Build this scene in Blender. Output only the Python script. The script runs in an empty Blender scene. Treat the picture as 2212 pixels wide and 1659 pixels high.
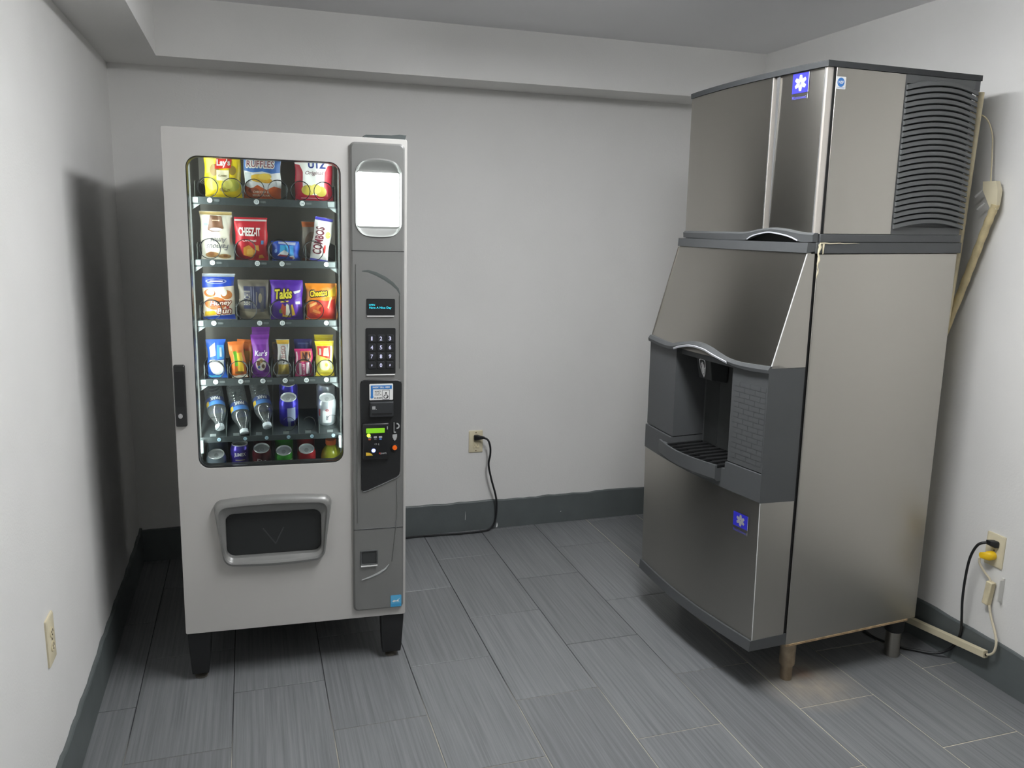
import bpy, bmesh, math, random
from mathutils import Matrix, Vector
from mathutils.geometry import tessellate_polygon

scene = bpy.context.scene
COL = scene.collection
random.seed(7)
PI = math.pi

# ------------------------------------------------------------------ camera
cam = bpy.data.cameras.new('camera')
cam.sensor_fit = 'HORIZONTAL'; cam.sensor_width = 36.0
cam.lens = 36.0 * 1756.09 / 2212.0
cam.clip_start = 0.02
cam_ob = bpy.data.objects.new('camera', cam); COL.objects.link(cam_ob)
pi_, ya_, ro_ = math.radians(-11.0184), math.radians(17.9083), math.radians(1.1787)
F = Vector((math.sin(ya_)*math.cos(pi_), math.cos(ya_)*math.cos(pi_), math.sin(pi_)))
Rt = Vector((math.cos(ya_), -math.sin(ya_), 0)); Up = Rt.cross(F)
R2 = Rt*math.cos(ro_) + Up*math.sin(ro_); U2 = -Rt*math.sin(ro_) + Up*math.cos(ro_)
cm = Matrix((( R2.x, U2.x, -F.x, 0), (R2.y, U2.y, -F.y, 0), (R2.z, U2.z, -F.z, 1.58), (0, 0, 0, 1)))
cam_ob.matrix_world = cm
scene.camera = cam_ob

# ------------------------------------------------------------------ world, exposure, light levels
world = bpy.data.worlds.new('world'); scene.world = world
world.use_nodes = True
world.node_tree.nodes['Background'].inputs[0].default_value = (0.02, 0.02, 0.022, 1)
world.node_tree.nodes['Background'].inputs[1].default_value = 0.3
scene.view_settings.view_transform = 'Standard'
scene.view_settings.look = 'None'
scene.view_settings.gamma = 1.0
scene.view_settings.use_curve_mapping = False
scene.view_settings.exposure = 0.0
TUBE = 34.5          # ceiling fixture lens emission
SIGN = 7.0           # lit sign on the vending machine
LED = 40.0           # LED strips inside the vending machine door

# ------------------------------------------------------------------ materials
def lin(c):
    return tuple(((v/12.92) if v <= 0.04045 else ((v+0.055)/1.055)**2.4) for v in c)
def rgb(r, g, b): return lin((r/255, g/255, b/255))
MATS = {}
def mat(name, col, rough=0.5, metal=0.0, spec=0.5, emit=None, estr=1.0, bump=0, bscale=200, coat=0, aniso=0, var=0, vscale=3):
    if name in MATS: return MATS[name]
    m = bpy.data.materials.new(name); m.use_nodes = True
    nt = m.node_tree; b = nt.nodes['Principled BSDF']
    c = (*col, 1)
    b.inputs['Base Color'].default_value = c
    b.inputs['Roughness'].default_value = rough
    b.inputs['Metallic'].default_value = metal
    b.inputs['Specular IOR Level'].default_value = spec
    if coat: b.inputs['Coat Weight'].default_value = coat; b.inputs['Coat Roughness'].default_value = 0.15
    if emit:
        b.inputs['Emission Color'].default_value = (*emit, 1); b.inputs['Emission Strength'].default_value = estr
    if bump or var:
        tc = nt.nodes.new('ShaderNodeTexCoord')
    if bump:
        n = nt.nodes.new('ShaderNodeTexNoise'); n.inputs['Scale'].default_value = bscale; n.inputs['Detail'].default_value = 3
        nt.links.new(tc.outputs['Object'], n.inputs['Vector'])
        bp = nt.nodes.new('ShaderNodeBump'); bp.inputs['Strength'].default_value = bump; bp.inputs['Distance'].default_value = 0.002
        nt.links.new(n.outputs['Fac'], bp.inputs['Height']); nt.links.new(bp.outputs['Normal'], b.inputs['Normal'])
    if var:
        n2 = nt.nodes.new('ShaderNodeTexNoise'); n2.inputs['Scale'].default_value = vscale; n2.inputs['Detail'].default_value = 4
        nt.links.new(tc.outputs['Object'], n2.inputs['Vector'])
        rp = nt.nodes.new('ShaderNodeMapRange'); rp.inputs[1].default_value = 0.3; rp.inputs[2].default_value = 0.7
        rp.inputs[3].default_value = 1-var; rp.inputs[4].default_value = 1+var
        nt.links.new(n2.outputs['Fac'], rp.inputs[0])
        mx = nt.nodes.new('ShaderNodeMix'); mx.data_type = 'RGBA'; mx.blend_type = 'MULTIPLY'; mx.inputs[0].default_value = 1
        mx.inputs[6].default_value = c; nt.links.new(rp.outputs[0], mx.inputs[7])
        nt.links.new(mx.outputs[2], b.inputs['Base Color'])
    MATS[name] = m
    return m

def steel_mat(name, col, rough):
    m = mat(name, col, rough, 1.0)
    nt = m.node_tree; b = nt.nodes['Principled BSDF']
    b.inputs['Anisotropic'].default_value = 0.75
    b.inputs['Anisotropic Rotation'].default_value = 0.25
    gn = nt.nodes.new('ShaderNodeNewGeometry'); tg = nt.nodes.new('ShaderNodeVectorMath'); tg.operation = 'CROSS_PRODUCT'; tg.inputs[1].default_value = (0, 0, 1)
    nt.links.new(gn.outputs['Normal'], tg.inputs[0])
    nt.links.new(tg.outputs[0], b.inputs['Tangent'])
    tc = nt.nodes.new('ShaderNodeTexCoord'); mp = nt.nodes.new('ShaderNodeMapping')
    mp.inputs['Scale'].default_value = (3, 3, 500)
    n = nt.nodes.new('ShaderNodeTexNoise'); n.inputs['Scale'].default_value = 1.0; n.inputs['Detail'].default_value = 2
    nt.links.new(tc.outputs['Object'], mp.inputs['Vector']); nt.links.new(mp.outputs[0], n.inputs['Vector'])
    r = nt.nodes.new('ShaderNodeMapRange'); r.inputs[3].default_value = rough-0.06; r.inputs[4].default_value = rough+0.06
    nt.links.new(n.outputs['Fac'], r.inputs[0]); nt.links.new(r.outputs[0], b.inputs['Roughness'])
    return m

def floor_tile_mat():
    m = mat('floor_tile', rgb(134, 138, 142), 0.42)
    nt = m.node_tree; b = nt.nodes['Principled BSDF']; L = nt.links.new
    geo = nt.nodes.new('ShaderNodeNewGeometry'); oi = nt.nodes.new('ShaderNodeObjectInfo')
    add = nt.nodes.new('ShaderNodeVectorMath'); add.operation = 'ADD'
    sc = nt.nodes.new('ShaderNodeVectorMath'); sc.operation = 'SCALE'; sc.inputs[0].default_value = (7.3, 3.1, 0)
    L(oi.outputs['Random'], sc.inputs['Scale'])
    L(geo.outputs['Position'], add.inputs[0]); L(sc.outputs[0], add.inputs[1])
    mp = nt.nodes.new('ShaderNodeMapping'); mp.inputs['Scale'].default_value = (95, 1.6, 1); L(add.outputs[0], mp.inputs['Vector'])
    n = nt.nodes.new('ShaderNodeTexNoise'); n.inputs['Scale'].default_value = 1; n.inputs['Detail'].default_value = 4; n.inputs['Roughness'].default_value = 0.7
    L(mp.outputs[0], n.inputs['Vector'])
    cr = nt.nodes.new('ShaderNodeValToRGB')
    cr.color_ramp.elements[0].position = 0.3; cr.color_ramp.elements[0].color = (*rgb(104, 106, 108), 1)
    cr.color_ramp.elements[1].position = 0.75; cr.color_ramp.elements[1].color = (*rgb(136, 138, 140), 1)
    L(n.outputs['Fac'], cr.inputs[0])
    # per tile tone
    mr = nt.nodes.new('ShaderNodeMapRange'); mr.inputs[3].default_value = 0.93; mr.inputs[4].default_value = 1.05; L(oi.outputs['Random'], mr.inputs[0])
    mul = nt.nodes.new('ShaderNodeMix'); mul.data_type = 'RGBA'; mul.blend_type = 'MULTIPLY'; mul.inputs[0].default_value = 1
    L(cr.outputs[0], mul.inputs[6]); L(mr.outputs[0], mul.inputs[7])
    # mineral and rust stain around the front foot of the ice dispenser
    d = nt.nodes.new('ShaderNodeVectorMath'); d.operation = 'DISTANCE'; d.inputs[1].default_value = (1.84, 2.19, 0); L(geo.outputs['Position'], d.inputs[0])
    n2 = nt.nodes.new('ShaderNodeTexNoise'); n2.inputs['Scale'].default_value = 18; n2.inputs['Detail'].default_value = 5; L(geo.outputs['Position'], n2.inputs['Vector'])
    dm = nt.nodes.new('ShaderNodeMapRange'); dm.inputs[1].default_value = 0.05; dm.inputs[2].default_value = 0.2; dm.inputs[3].default_value = 0.75; dm.inputs[4].default_value = 0.0
    L(d.outputs['Value'], dm.inputs[0])
    mm = nt.nodes.new('ShaderNodeMath'); mm.operation = 'MULTIPLY'; L(dm.outputs[0], mm.inputs[0]); L(n2.outputs['Fac'], mm.inputs[1])
    st = nt.nodes.new('ShaderNodeMix'); st.data_type = 'RGBA'; L(mm.outputs[0], st.inputs[0]); L(mul.outputs[2], st.inputs[6]); st.inputs[7].default_value = (*rgb(196, 182, 160), 1)
    d2 = nt.nodes.new('ShaderNodeVectorMath'); d2.operation = 'DISTANCE'; d2.inputs[1].default_value = (1.86, 2.25, 0); L(geo.outputs['Position'], d2.inputs[0])
    dm2 = nt.nodes.new('ShaderNodeMapRange'); dm2.inputs[1].default_value = 0.01; dm2.inputs[2].default_value = 0.055; dm2.inputs[3].default_value = 0.7; dm2.inputs[4].default_value = 0
    L(d2.outputs['Value'], dm2.inputs[0])
    mm2 = nt.nodes.new('ShaderNodeMath'); mm2.operation = 'MULTIPLY'; L(dm2.outputs[0], mm2.inputs[0]); L(n2.outputs['Fac'], mm2.inputs[1])
    st2 = nt.nodes.new('ShaderNodeMix'); st2.data_type = 'RGBA'; L(mm2.outputs[0], st2.inputs[0]); L(st.outputs[2], st2.inputs[6]); st2.inputs[7].default_value = (*rgb(140, 90, 60), 1)
    L(st2.outputs[2], b.inputs['Base Color'])
    bp = nt.nodes.new('ShaderNodeBump'); bp.inputs['Strength'].default_value = 0.15; bp.inputs['Distance'].default_value = 0.001
    L(n.outputs['Fac'], bp.inputs['Height']); L(bp.outputs[0], b.inputs['Normal'])
    return m

def grout_mat():
    m = mat('grout', rgb(90, 88, 84), 0.9)
    nt = m.node_tree; b = nt.nodes['Principled BSDF']; L = nt.links.new
    geo = nt.nodes.new('ShaderNodeNewGeometry'); sx = nt.nodes.new('ShaderNodeSeparateXYZ'); L(geo.outputs['Position'], sx.inputs[0])
    n = nt.nodes.new('ShaderNodeTexNoise'); n.inputs['Scale'].default_value = 2.3; n.inputs['Detail'].default_value = 3; L(geo.outputs['Position'], n.inputs['Vector'])
    # dirty dark joints in the walkway, cream scale near the ice machine and the doorway side
    a = nt.nodes.new('ShaderNodeMapRange'); a.inputs[1].default_value = 1.45; a.inputs[2].default_value = 1.75; L(sx.outputs['X'], a.inputs[0])
    c = nt.nodes.new('ShaderNodeMapRange'); c.inputs[1].default_value = 2.55; c.inputs[2].default_value = 2.3; c.inputs[4].default_value = 0.62; L(sx.outputs['Y'], c.inputs[0])
    mx = nt.nodes.new('ShaderNodeMath'); mx.operation = 'MAXIMUM'; L(a.outputs[0], mx.inputs[0]); L(c.outputs[0], mx.inputs[1])
    md = nt.nodes.new('ShaderNodeMath'); md.operation = 'MULTIPLY_ADD'; L(n.outputs['Fac'], md.inputs[0]); md.inputs[1].default_value = 0.7; md.inputs[2].default_value = -0.35
    ad = nt.nodes.new('ShaderNodeMath'); ad.operation = 'ADD'; ad.use_clamp = True; L(mx.outputs[0], ad.inputs[0]); L(md.outputs[0], ad.inputs[1])
    cr = nt.nodes.new('ShaderNodeValToRGB')
    cr.color_ramp.elements[0].position = 0.05; cr.color_ramp.elements[0].color = (*rgb(58, 60, 62), 1)
    cr.color_ramp.elements[1].position = 0.9; cr.color_ramp.elements[1].color = (*rgb(214, 204, 184), 1)
    e = cr.color_ramp.elements.new(0.5); e.color = (*rgb(140, 138, 132), 1)
    L(ad.outputs[0], cr.inputs[0]); L(cr.outputs[0], b.inputs['Base Color'])
    return m

def clear_mat(name, tint, gloss_rough=0.02, ior=1.45, base=0.0, haze=0.0):
    """clear sheet: see-through with fresnel reflection"""
    if name in MATS: return MATS[name]
    m = bpy.data.materials.new(name); m.use_nodes = True
    nt = m.node_tree; nt.nodes.remove(nt.nodes['Principled BSDF']); out = nt.nodes['Material Output']
    t = nt.nodes.new('ShaderNodeBsdfTransparent'); t.inputs[0].default_value = (*tint, 1)
    g = nt.nodes.new('ShaderNodeBsdfGlossy'); g.inputs['Roughness'].default_value = gloss_rough
    fr = nt.nodes.new('ShaderNodeFresnel'); fr.inputs['IOR'].default_value = ior
    ad = nt.nodes.new('ShaderNodeMath'); ad.operation = 'ADD'; ad.inputs[1].default_value = base; ad.use_clamp = True
    nt.links.new(fr.outputs[0], ad.inputs[0])
    mx = nt.nodes.new('ShaderNodeMixShader')
    nt.links.new(ad.outputs[0], mx.inputs[0]); nt.links.new(t.outputs[0], mx.inputs[1]); nt.links.new(g.outputs[0], mx.inputs[2])
    if haze:
        df = nt.nodes.new('ShaderNodeBsdfDiffuse'); df.inputs[0].default_value = (0.75, 0.8, 0.82, 1)
        m2 = nt.nodes.new('ShaderNodeMixShader'); m2.inputs[0].default_value = haze
        nt.links.new(mx.outputs[0], m2.inputs[1]); nt.links.new(df.outputs[0], m2.inputs[2]); mx = m2
    nt.links.new(mx.outputs[0], out.inputs[0])
    MATS[name] = m
    return m

WALL = mat('wall_paint', rgb(237, 236, 233), 0.72, spec=0.3, bump=0.22, bscale=140, var=0.025, vscale=2.2)
CEIL = mat('ceiling_paint', rgb(248, 248, 249), 0.8, spec=0.3, bump=0.15, bscale=160)
BASE = mat('baseboard_paint', rgb(94, 100, 100), 0.5, bump=0.25, bscale=60, var=0.08, vscale=9)
TILE = floor_tile_mat(); GROUT = grout_mat()
VGREY = mat('vending_paint', rgb(194, 192, 188), 0.45, spec=0.45, bump=0.06, bscale=900)
VDARK = mat('vending_panel_grey', rgb(136, 136, 134), 0.34, metal=0.35)
BLACK = mat('black_plastic', rgb(34, 35, 36), 0.38)
BLACKP = mat('black_powder_coat', rgb(30, 31, 32), 0.5)
LINER = mat('cabinet_liner', rgb(196, 192, 184), 0.55)
TRAY = mat('tray_grey', rgb(62, 69, 71), 0.45, metal=0.2)
WIRE = mat('coil_wire', rgb(40, 42, 44), 0.35, metal=0.6)
CHROME = mat('bright_metal', rgb(205, 206, 208), 0.22, metal=0.9)
ALU = mat('aluminium_trim', rgb(214, 208, 200), 0.35, metal=0.5)
LIPM = mat('bright_lip', rgb(232, 232, 230), 0.3, metal=0.1)
STEEL = steel_mat('brushed_steel', (0.45, 0.434, 0.396), 0.33)
STEELD = steel_mat('brushed_steel_leg', (0.42, 0.40, 0.36), 0.38)
IGREY = mat('ice_plastic', rgb(84, 86, 87), 0.5, spec=0.35, bump=0.05, bscale=600)
ILOUV = mat('louver_plastic', rgb(98, 100, 100), 0.55, spec=0.3)
IDARK = mat('recess_plastic', rgb(58, 60, 60), 0.5)
CREAM = mat('cream_plastic', rgb(224, 214, 184), 0.45)
CREAMD = mat('aged_cream', rgb(226, 214, 180), 0.6, var=0.15, vscale=20)
SLOT = mat('slot_dark', rgb(40, 34, 28), 0.6)
YELLOW = mat('yellow_plug', rgb(245, 200, 30), 0.45)
WHITE = mat('white_print', rgb(238, 238, 236), 0.5)
RUST = mat('rusty_edge', rgb(176, 150, 116), 0.8, var=0.35, vscale=40)
BLUE = mat('emblem_blue', rgb(52, 52, 200), 0.4)
GLASS = clear_mat('window_glass', (0.93, 0.96, 0.95), 0.01, 1.5, 0.015)
PET = clear_mat('clear_bottle', (0.82, 0.88, 0.90), 0.10, 1.5, 0.08, 0.07)

# ------------------------------------------------------------------ mesh helpers
class MB:
    def __init__(self): self.v = []; self.f = []; self.m = []; self.T = Matrix()
    def add(self, vs, fs, m=0):
        o = len(self.v)
        self.v += [tuple(self.T @ Vector(p)) for p in vs]
        self.f += [tuple(i+o for i in f) for f in fs]
        self.m += [m]*len(fs)
    def box(self, x0, x1, y0, y1, z0, z1, m=0):
        self.add([(x0,y0,z0),(x1,y0,z0),(x1,y1,z0),(x0,y1,z0),(x0,y0,z1),(x1,y0,z1),(x1,y1,z1),(x0,y1,z1)],
                 [(0,3,2,1),(4,5,6,7),(0,1,5,4),(1,2,6,5),(2,3,7,6),(3,0,4,7)], m)
    def loft(self, rings, cap0=True, cap1=True, m=0, closed=False):
        n = len(rings[0]); vs = [p for r in rings for p in r]; fs = []
        R = len(rings)
        for i in range(R if closed else R-1):
            a = i*n; b = ((i+1) % R)*n
            for j in range(n): fs.append((a+j, a+(j+1) % n, b+(j+1) % n, b+j))
        if not closed:
            if cap0: fs.append(tuple(reversed(range(n))))
            if cap1: fs.append(tuple(range((R-1)*n, R*n)))
        self.add(vs, fs, m)
    def plate(self, outer, d0, d1, holes=(), plane='xz', m=0):
        """flat sheet with outline (2D) and optional holes, between depth d0 and d1"""
        loops = [list(outer)] + [list(h) for h in holes]
        flat = [p for l in loops for p in l]
        tris = tessellate_polygon([[Vector((p[0], p[1], 0)) for p in l] for l in loops])
        def P(p, d):
            return (p[0], d, p[1]) if plane == 'xz' else ((d, p[0], p[1]) if plane == 'yz' else (p[0], p[1], d))
        n = len(flat)
        vs = [P(p, d0) for p in flat] + [P(p, d1) for p in flat]
        fs = [tuple(t) for t in tris] + [tuple(i+n for i in reversed(t)) for t in tris]
        o = 0
        for l in loops:
            k = len(l)
            for j in range(k): fs.append((o+j, o+(j+1) % k, o+(j+1) % k+n, o+j+n))
            o += k
        self.add(vs, fs, m)
    def tube(self, path, r, n=8, m=0, caps=True):
        pts = [Vector(p) for p in path]; rings = []
        prev = None
        for i, p in enumerate(pts):
            t = (pts[min(i+1, len(pts)-1)] - pts[max(i-1, 0)]).normalized()
            if prev is None:
                u = t.orthogonal().normalized()
            else:
                u = (prev - t*prev.dot(t)).normalized()
            prev = u; w = t.cross(u)
            rr = r(i/(len(pts)-1)) if callable(r) else r
            rings.append([tuple(p + (u*math.cos(2*PI*k/n) + w*math.sin(2*PI*k/n))*rr) for k in range(n)])
        self.loft(rings, caps, caps, m)
    def lathe(self, prof, n=24, c=(0,0), m=0, caps=True):
        rings = [[(c[0]+r*math.cos(2*PI*k/n), c[1]+r*math.sin(2*PI*k/n), z) for k in range(n)] for r, z in prof]
        self.loft(rings, caps, caps, m)
    def build(self, name, mats, parent=None, smooth=40, bevel=0, seg=2):
        me = bpy.data.meshes.new(name)
        me.from_pydata(self.v, [], self.f)
        if not isinstance(mats, (list, tuple)): mats = [mats]
        for mm in mats: me.materials.append(mm)
        me.polygons.foreach_set('material_index', self.m)
        bm = bmesh.new(); bm.from_mesh(me); bmesh.ops.recalc_face_normals(bm, faces=bm.faces); bm.to_mesh(me); bm.free()
        if smooth:
            me.polygons.foreach_set('use_smooth', [True]*len(me.polygons))
            me.set_sharp_from_angle(angle=math.radians(smooth))
        me.update()
        ob = bpy.data.objects.new(name, me); COL.objects.link(ob)
        if parent is not None: ob.parent = parent
        if bevel:
            bv = ob.modifiers.new('bevel', 'BEVEL'); bv.width = bevel; bv.segments = seg; bv.limit_method = 'ANGLE'; bv.angle_limit = math.radians(40)
        return ob

def empty(name, mw=None):
    o = bpy.data.objects.new(name, None); COL.objects.link(o); o.empty_display_size = 0.05
    if mw is not None: o.matrix_basis = mw
    return o
def tag(o, label, cat, group=None):
    o['label'] = label; o['category'] = cat
    if group: o['group'] = group
    return o
def struct(o, label=None):
    o['kind'] = 'structure'
    if label: o['label'] = label
    return o
def copy_tree(o, parent=None):
    c = o.copy(); COL.objects.link(c); c.parent = parent
    for ch in list(o.children): copy_tree(ch, c)
    return c

def rr(x0, x1, z0, z1, r, n=6):
    """rounded rectangle outline, counter-clockwise"""
    pts = []
    for cx, cz, a0 in ((x1-r, z0+r, -PI/2), (x1-r, z1-r, 0), (x0+r, z1-r, PI/2), (x0+r, z0+r, PI)):
        for k in range(n+1):
            a = a0 + PI/2*k/n
            pts.append((cx+r*math.cos(a), cz+r*math.sin(a)))
    return pts
def rre(x0, x1, z0, z1, r, n=6, e=10):
    """rounded rectangle with extra points along its edges (for bowing)"""
    p = rr(x0, x1, z0, z1, r, n); out = []
    k = n+1
    for c in range(4):
        out += p[c*k:(c+1)*k]
        a = p[(c+1)*k-1]; b = p[((c+1)*k) % len(p)]
        for j in range(1, e): out.append((a[0]+(b[0]-a[0])*j/e, a[1]+(b[1]-a[1])*j/e))
    return out
def bow(pts, dx, dz, taper=0.0):
    """bulge the top/bottom by dz, the sides by dx, narrow the bottom by taper"""
    xs = [p[0] for p in pts]; zs = [p[1] for p in pts]
    cx, hx = (min(xs)+max(xs))/2, (max(xs)-min(xs))/2; cz, hz = (min(zs)+max(zs))/2, (max(zs)-min(zs))/2
    o = []
    for x, z in pts:
        u = (x-cx)/hx; w = (z-cz)/hz
        o.append((x + dx*u*(1-w*w) - taper*u*(1-w)/2, z + dz*w*(1-u*u)))
    return o
def ell(cx, cz, rx, rz, n=20):
    return [(cx+rx*math.cos(2*PI*k/n), cz+rz*math.sin(2*PI*k/n)) for k in range(n)]

TXC = {}
def text2d(s, bold=0.0):
    """flat glyph mesh: centred, cap height about 1"""
    key = (s, bold)
    if key in TXC: return TXC[key]
    cu = bpy.data.curves.new('txt', 'FONT'); cu.body = s; cu.size = 1.4; cu.resolution_u = 3; cu.offset = bold
    ob = bpy.data.objects.new('txt', cu)
    me = bpy.data.meshes.new_from_object(ob)
    vs = [(v.co.x, v.co.y) for v in me.vertices]; fs = [tuple(p.vertices) for p in me.polygons]
    x0, x1 = min(v[0] for v in vs), max(v[0] for v in vs); y0, y1 = min(v[1] for v in vs), max(v[1] for v in vs)
    vs = [(x-(x0+x1)/2, y-(y0+y1)/2) for x, y in vs]
    bpy.data.objects.remove(ob); bpy.data.curves.remove(cu); bpy.data.meshes.remove(me)
    TXC[key] = (vs, fs, x1-x0, y1-y0)
    return TXC[key]
def put_text(mb, s, P, w, h, m=0, rot=0, shear=0.0, bold=0.02):
    """write s, fitted to width w and height h, through P(x, y) -> 3D"""
    vs, fs, tw, th = text2d(s, bold)
    c, sn = math.cos(rot), math.sin(rot); out = []
    for x, y in vs:
        x = x/tw*w; y = y/th*h; x += shear*y
        out.append(P(x*c-y*sn, x*sn+y*c))
    mb.add(out, fs, m)

# ------------------------------------------------------------------ room shell
XL, XR, YB, YF, ZC, ZS = -0.536, 2.489, 3.932, -1.5, 2.441, 2.2155
def slab(name, x0, x1, y0, y1, z0, z1, m, label):
    b = MB(); b.box(x0, x1, y0, y1, z0, z1)
    return struct(b.build(name, m, smooth=0), label)
slab('wall_left', XL-0.1, XL, YF-0.1, YB+0.1, -0.05, ZC+0.1, WALL, 'pale grey textured painted side wall beside the vending machine')
slab('wall_right', XR, XR+0.1, YF-0.1, YB+0.1, -0.05, ZC+0.1, WALL, 'pale grey painted side wall behind the ice machine')
slab('wall_back', XL, XR, YB, YB+0.1, -0.05, ZC+0.1, WALL, 'pale grey painted end wall between the two machines')
slab('wall_front', XL, XR, YF-0.1, YF, -0.05, ZC+0.1, WALL, 'pale grey painted wall facing the machines')
slab('ceiling', XL, XR, YF, YB, ZC, ZC+0.1, CEIL, 'flat grey white painted ceiling')
slab('trim_1', XL, XR, 3.6935, YB, ZS, ZC, WALL, 'boxed soffit running along the top of the end wall')
slab('trim_2', XL, -0.3218, YF, 3.6935, ZS, ZC, WALL, 'boxed soffit running along the top of the side wall')

# baseboards with an unevenly painted top edge
def baseboard(name, p0, p1, nrm, hgt, amp, seed, label):
    rnd = random.Random(seed); b = MB()
    p0 = Vector(p0); p1 = Vector(p1); L = (p1-p0).length; n = int(L/0.035)
    ph = [rnd.uniform(0, 6.3) for _ in range(4)]
    rings = []
    nv = Vector(nrm)
    for i in range(n+1):
        p = p0+(p1-p0)*i/n; t = L*i/n
        dz = amp*(0.5*math.sin(t*7+ph[0])+0.35*math.sin(t*17+ph[1])+0.4*math.sin(t*39+ph[2])) + rnd.uniform(-amp, amp)*0.45
        h = hgt+dz
        q = p+nv*0.012; q2 = p+nv*0.009
        rings.append([(p.x, p.y, 0.0005), (q.x, q.y, 0.0005), (q.x, q.y, h-0.005), (q2.x, q2.y, h), (p.x, p.y, h)])
    b.loft(rings)
    return struct(b.build(name, BASE, smooth=30), label)
baseboard('baseboard_left', (XL, YF, 0), (XL, YB, 0), (1,0,0), 0.156, 0.007, 3, 'dark grey painted baseboard with ragged paint line beside the vending machine')
baseboard('baseboard_back', (XL+0.012, YB, 0), (XR-0.012, YB, 0), (0,-1,0), 0.157, 0.0035, 5, 'dark grey painted baseboard along the end wall')
baseboard('baseboard_right', (XR, YB, 0), (XR, YF, 0), (-1,0,0), 0.157, 0.003, 8, 'dark grey painted baseboard under the ice machine outlet')

# floor: grout bed with every tile a piece of its own
b = MB(); b.box(XL, XR, YF, YB, -0.05, -0.0022)
floor = struct(b.build('floor', GROUT, smooth=0), 'grey striated plank tile floor with dark and cream joints')
T0, TW, TL, G = -0.4122, 0.30354, 0.611, 0.0032
def tile_mesh(w, l):
    m = MB(); c = 0.0012
    m.add([(0,0,-0.006),(w,0,-0.006),(w,l,-0.006),(0,l,-0.006),(0,0,-c),(w,0,-c),(w,l,-c),(0,l,-c),(c,c,0),(w-c,c,0),(w-c,l-c,0),(c,l-c,0)],
          [(0,1,5,4),(1,2,6,5),(2,3,7,6),(3,0,4,7),(4,5,9,8),(5,6,10,9),(6,7,11,10),(7,4,8,11),(8,9,10,11)])
    return m
shared = None
rt = random.Random(11)
for c in range(-1, 10):
    x0 = T0+c*TW; x1 = x0+TW
    x0 = max(x0, XL)+G/2; x1 = min(x1, XR)-G/2
    if x1-x0 < 0.02: continue
    ph = 2.675 if c % 2 else 2.37
    if c == 9: ph = 2.157
    k = math.floor((YF-ph)/TL)
    while ph+k*TL < YB:
        y0 = max(ph+k*TL, YF)+G/2; y1 = min(ph+(k+1)*TL, YB)-G/2; k += 1
        if y1-y0 < 0.02: continue
        full = abs((x1-x0)-(TW-G)) < 1e-5 and abs((y1-y0)-(TL-G)) < 1e-5
        if full and shared is not None:
            o = bpy.data.objects.new('tile', shared); COL.objects.link(o); o.parent = floor
        else:
            o = tile_mesh(x1-x0, y1-y0).build('tile', TILE, floor, smooth=0)
            if full: shared = o.data
        o.location = (x0, y0, rt.uniform(-0.0004, 0.0002))

# ------------------------------------------------------------------ ceiling fixture (just above the frame)
LX, LY0, LY1 = 1.04, 1.28, 2.52
fx = empty('ceiling_light', Matrix.Translation((LX, (LY0+LY1)/2, ZC)))
tag(fx, 'long white fluorescent wrap fixture on the ceiling', 'ceiling light')
hl = (LY1-LY0)/2
b = MB(); b.box(-0.04, 0.04, -hl, hl, -0.0435, 0); b.build('housing', mat('fixture_white', rgb(235, 235, 235), 0.5), fx, bevel=0.004)
LENS = mat('fixture_lens', (0.9, 0.9, 0.9), 0.5, emit=(0.97, 0.985, 1.0), estr=TUBE)
b = MB()
prof = [(-0.110, -0.044), (-0.132, -0.047), (-0.138, -0.056), (-0.130, -0.070), (-0.08, -0.078), (0, -0.080), (0.08, -0.078), (0.130, -0.070), (0.138, -0.056), (0.132, -0.047), (0.110, -0.044)]
b.loft([[(x, -hl+0.01, z) for x, z in prof], [(x, hl-0.01, z) for x, z in prof]])
b.build('diffuser', LENS, fx)
for s in (-1, 1):
    b = MB(); b.box(-0.02, 0.02, min(s*(hl-0.0098), s*hl), max(s*(hl-0.0098), s*hl), -0.066, -0.0438); b.build('end_clip', MATS['fixture_white'], fx, bevel=0.002)

# ------------------------------------------------------------------ vending machine
VT = math.radians(0.52257)
VM = Matrix.Translation((-0.25828, 2.77324, 0)) @ Matrix.Rotation(math.radians(-2.494), 4, 'Z') @ Matrix.Rotation(VT, 4, 'Y')
vm = empty('vending_machine', VM)
tag(vm, 'tall grey glass front vending machine stocked with snacks and drinks', 'vending machine')
W, Z0, Z1 = 0.75, 0.186, 1.856
D0, D1 = 0.052, 0.86
# cabinet shell (open at the front)
b = MB()
b.box(0.004, 0.022, D0, D1, Z0+0.004, Z1-0.004)
b.box(W-0.022, W-0.004, D0, D1, Z0+0.004, Z1-0.004)
b.box(0.022, W-0.022, D1-0.02, D1, Z0+0.004, Z1-0.004)
b.box(0.022, W-0.022, D0, D1-0.02, Z1-0.024, Z1-0.004)
b.box(0.022, W-0.022, D0, D1-0.02, Z0+0.004, Z0+0.024)
b.build('cabinet', BLACKP, vm, smooth=0)
b = MB()
b.box(0.0225, 0.045, D0+0.002, 0.64, 0.30, Z1-0.03)
b.box(0.548, 0.556, D0+0.002, 0.64, 0.30, Z1-0.03)
b.box(0.045, 0.548, 0.63, 0.64, 0.30, Z1-0.03)
b.box(0.045, 0.548, D0+0.002, 0.63, Z1-0.034, Z1-0.026)
b.box(0.045, 0.548, D0+0.002, 0.63, 0.30, 0.308)
b.build('interior_liner', LINER, vm, smooth=0)
# door skin with window and delivery openings
win = rr(0.066, 0.535, 0.7715, 1.7735, 0.036, 8)
dlv = rr(0.142, 0.456, 0.453, 0.611, 0.028, 6)
b = MB(); b.plate(rr(0, W, Z0, Z1, 0.006, 3), 0.0, 0.05, [win, dlv])
b.build('door', VGREY, vm, bevel=0.003)
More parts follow.
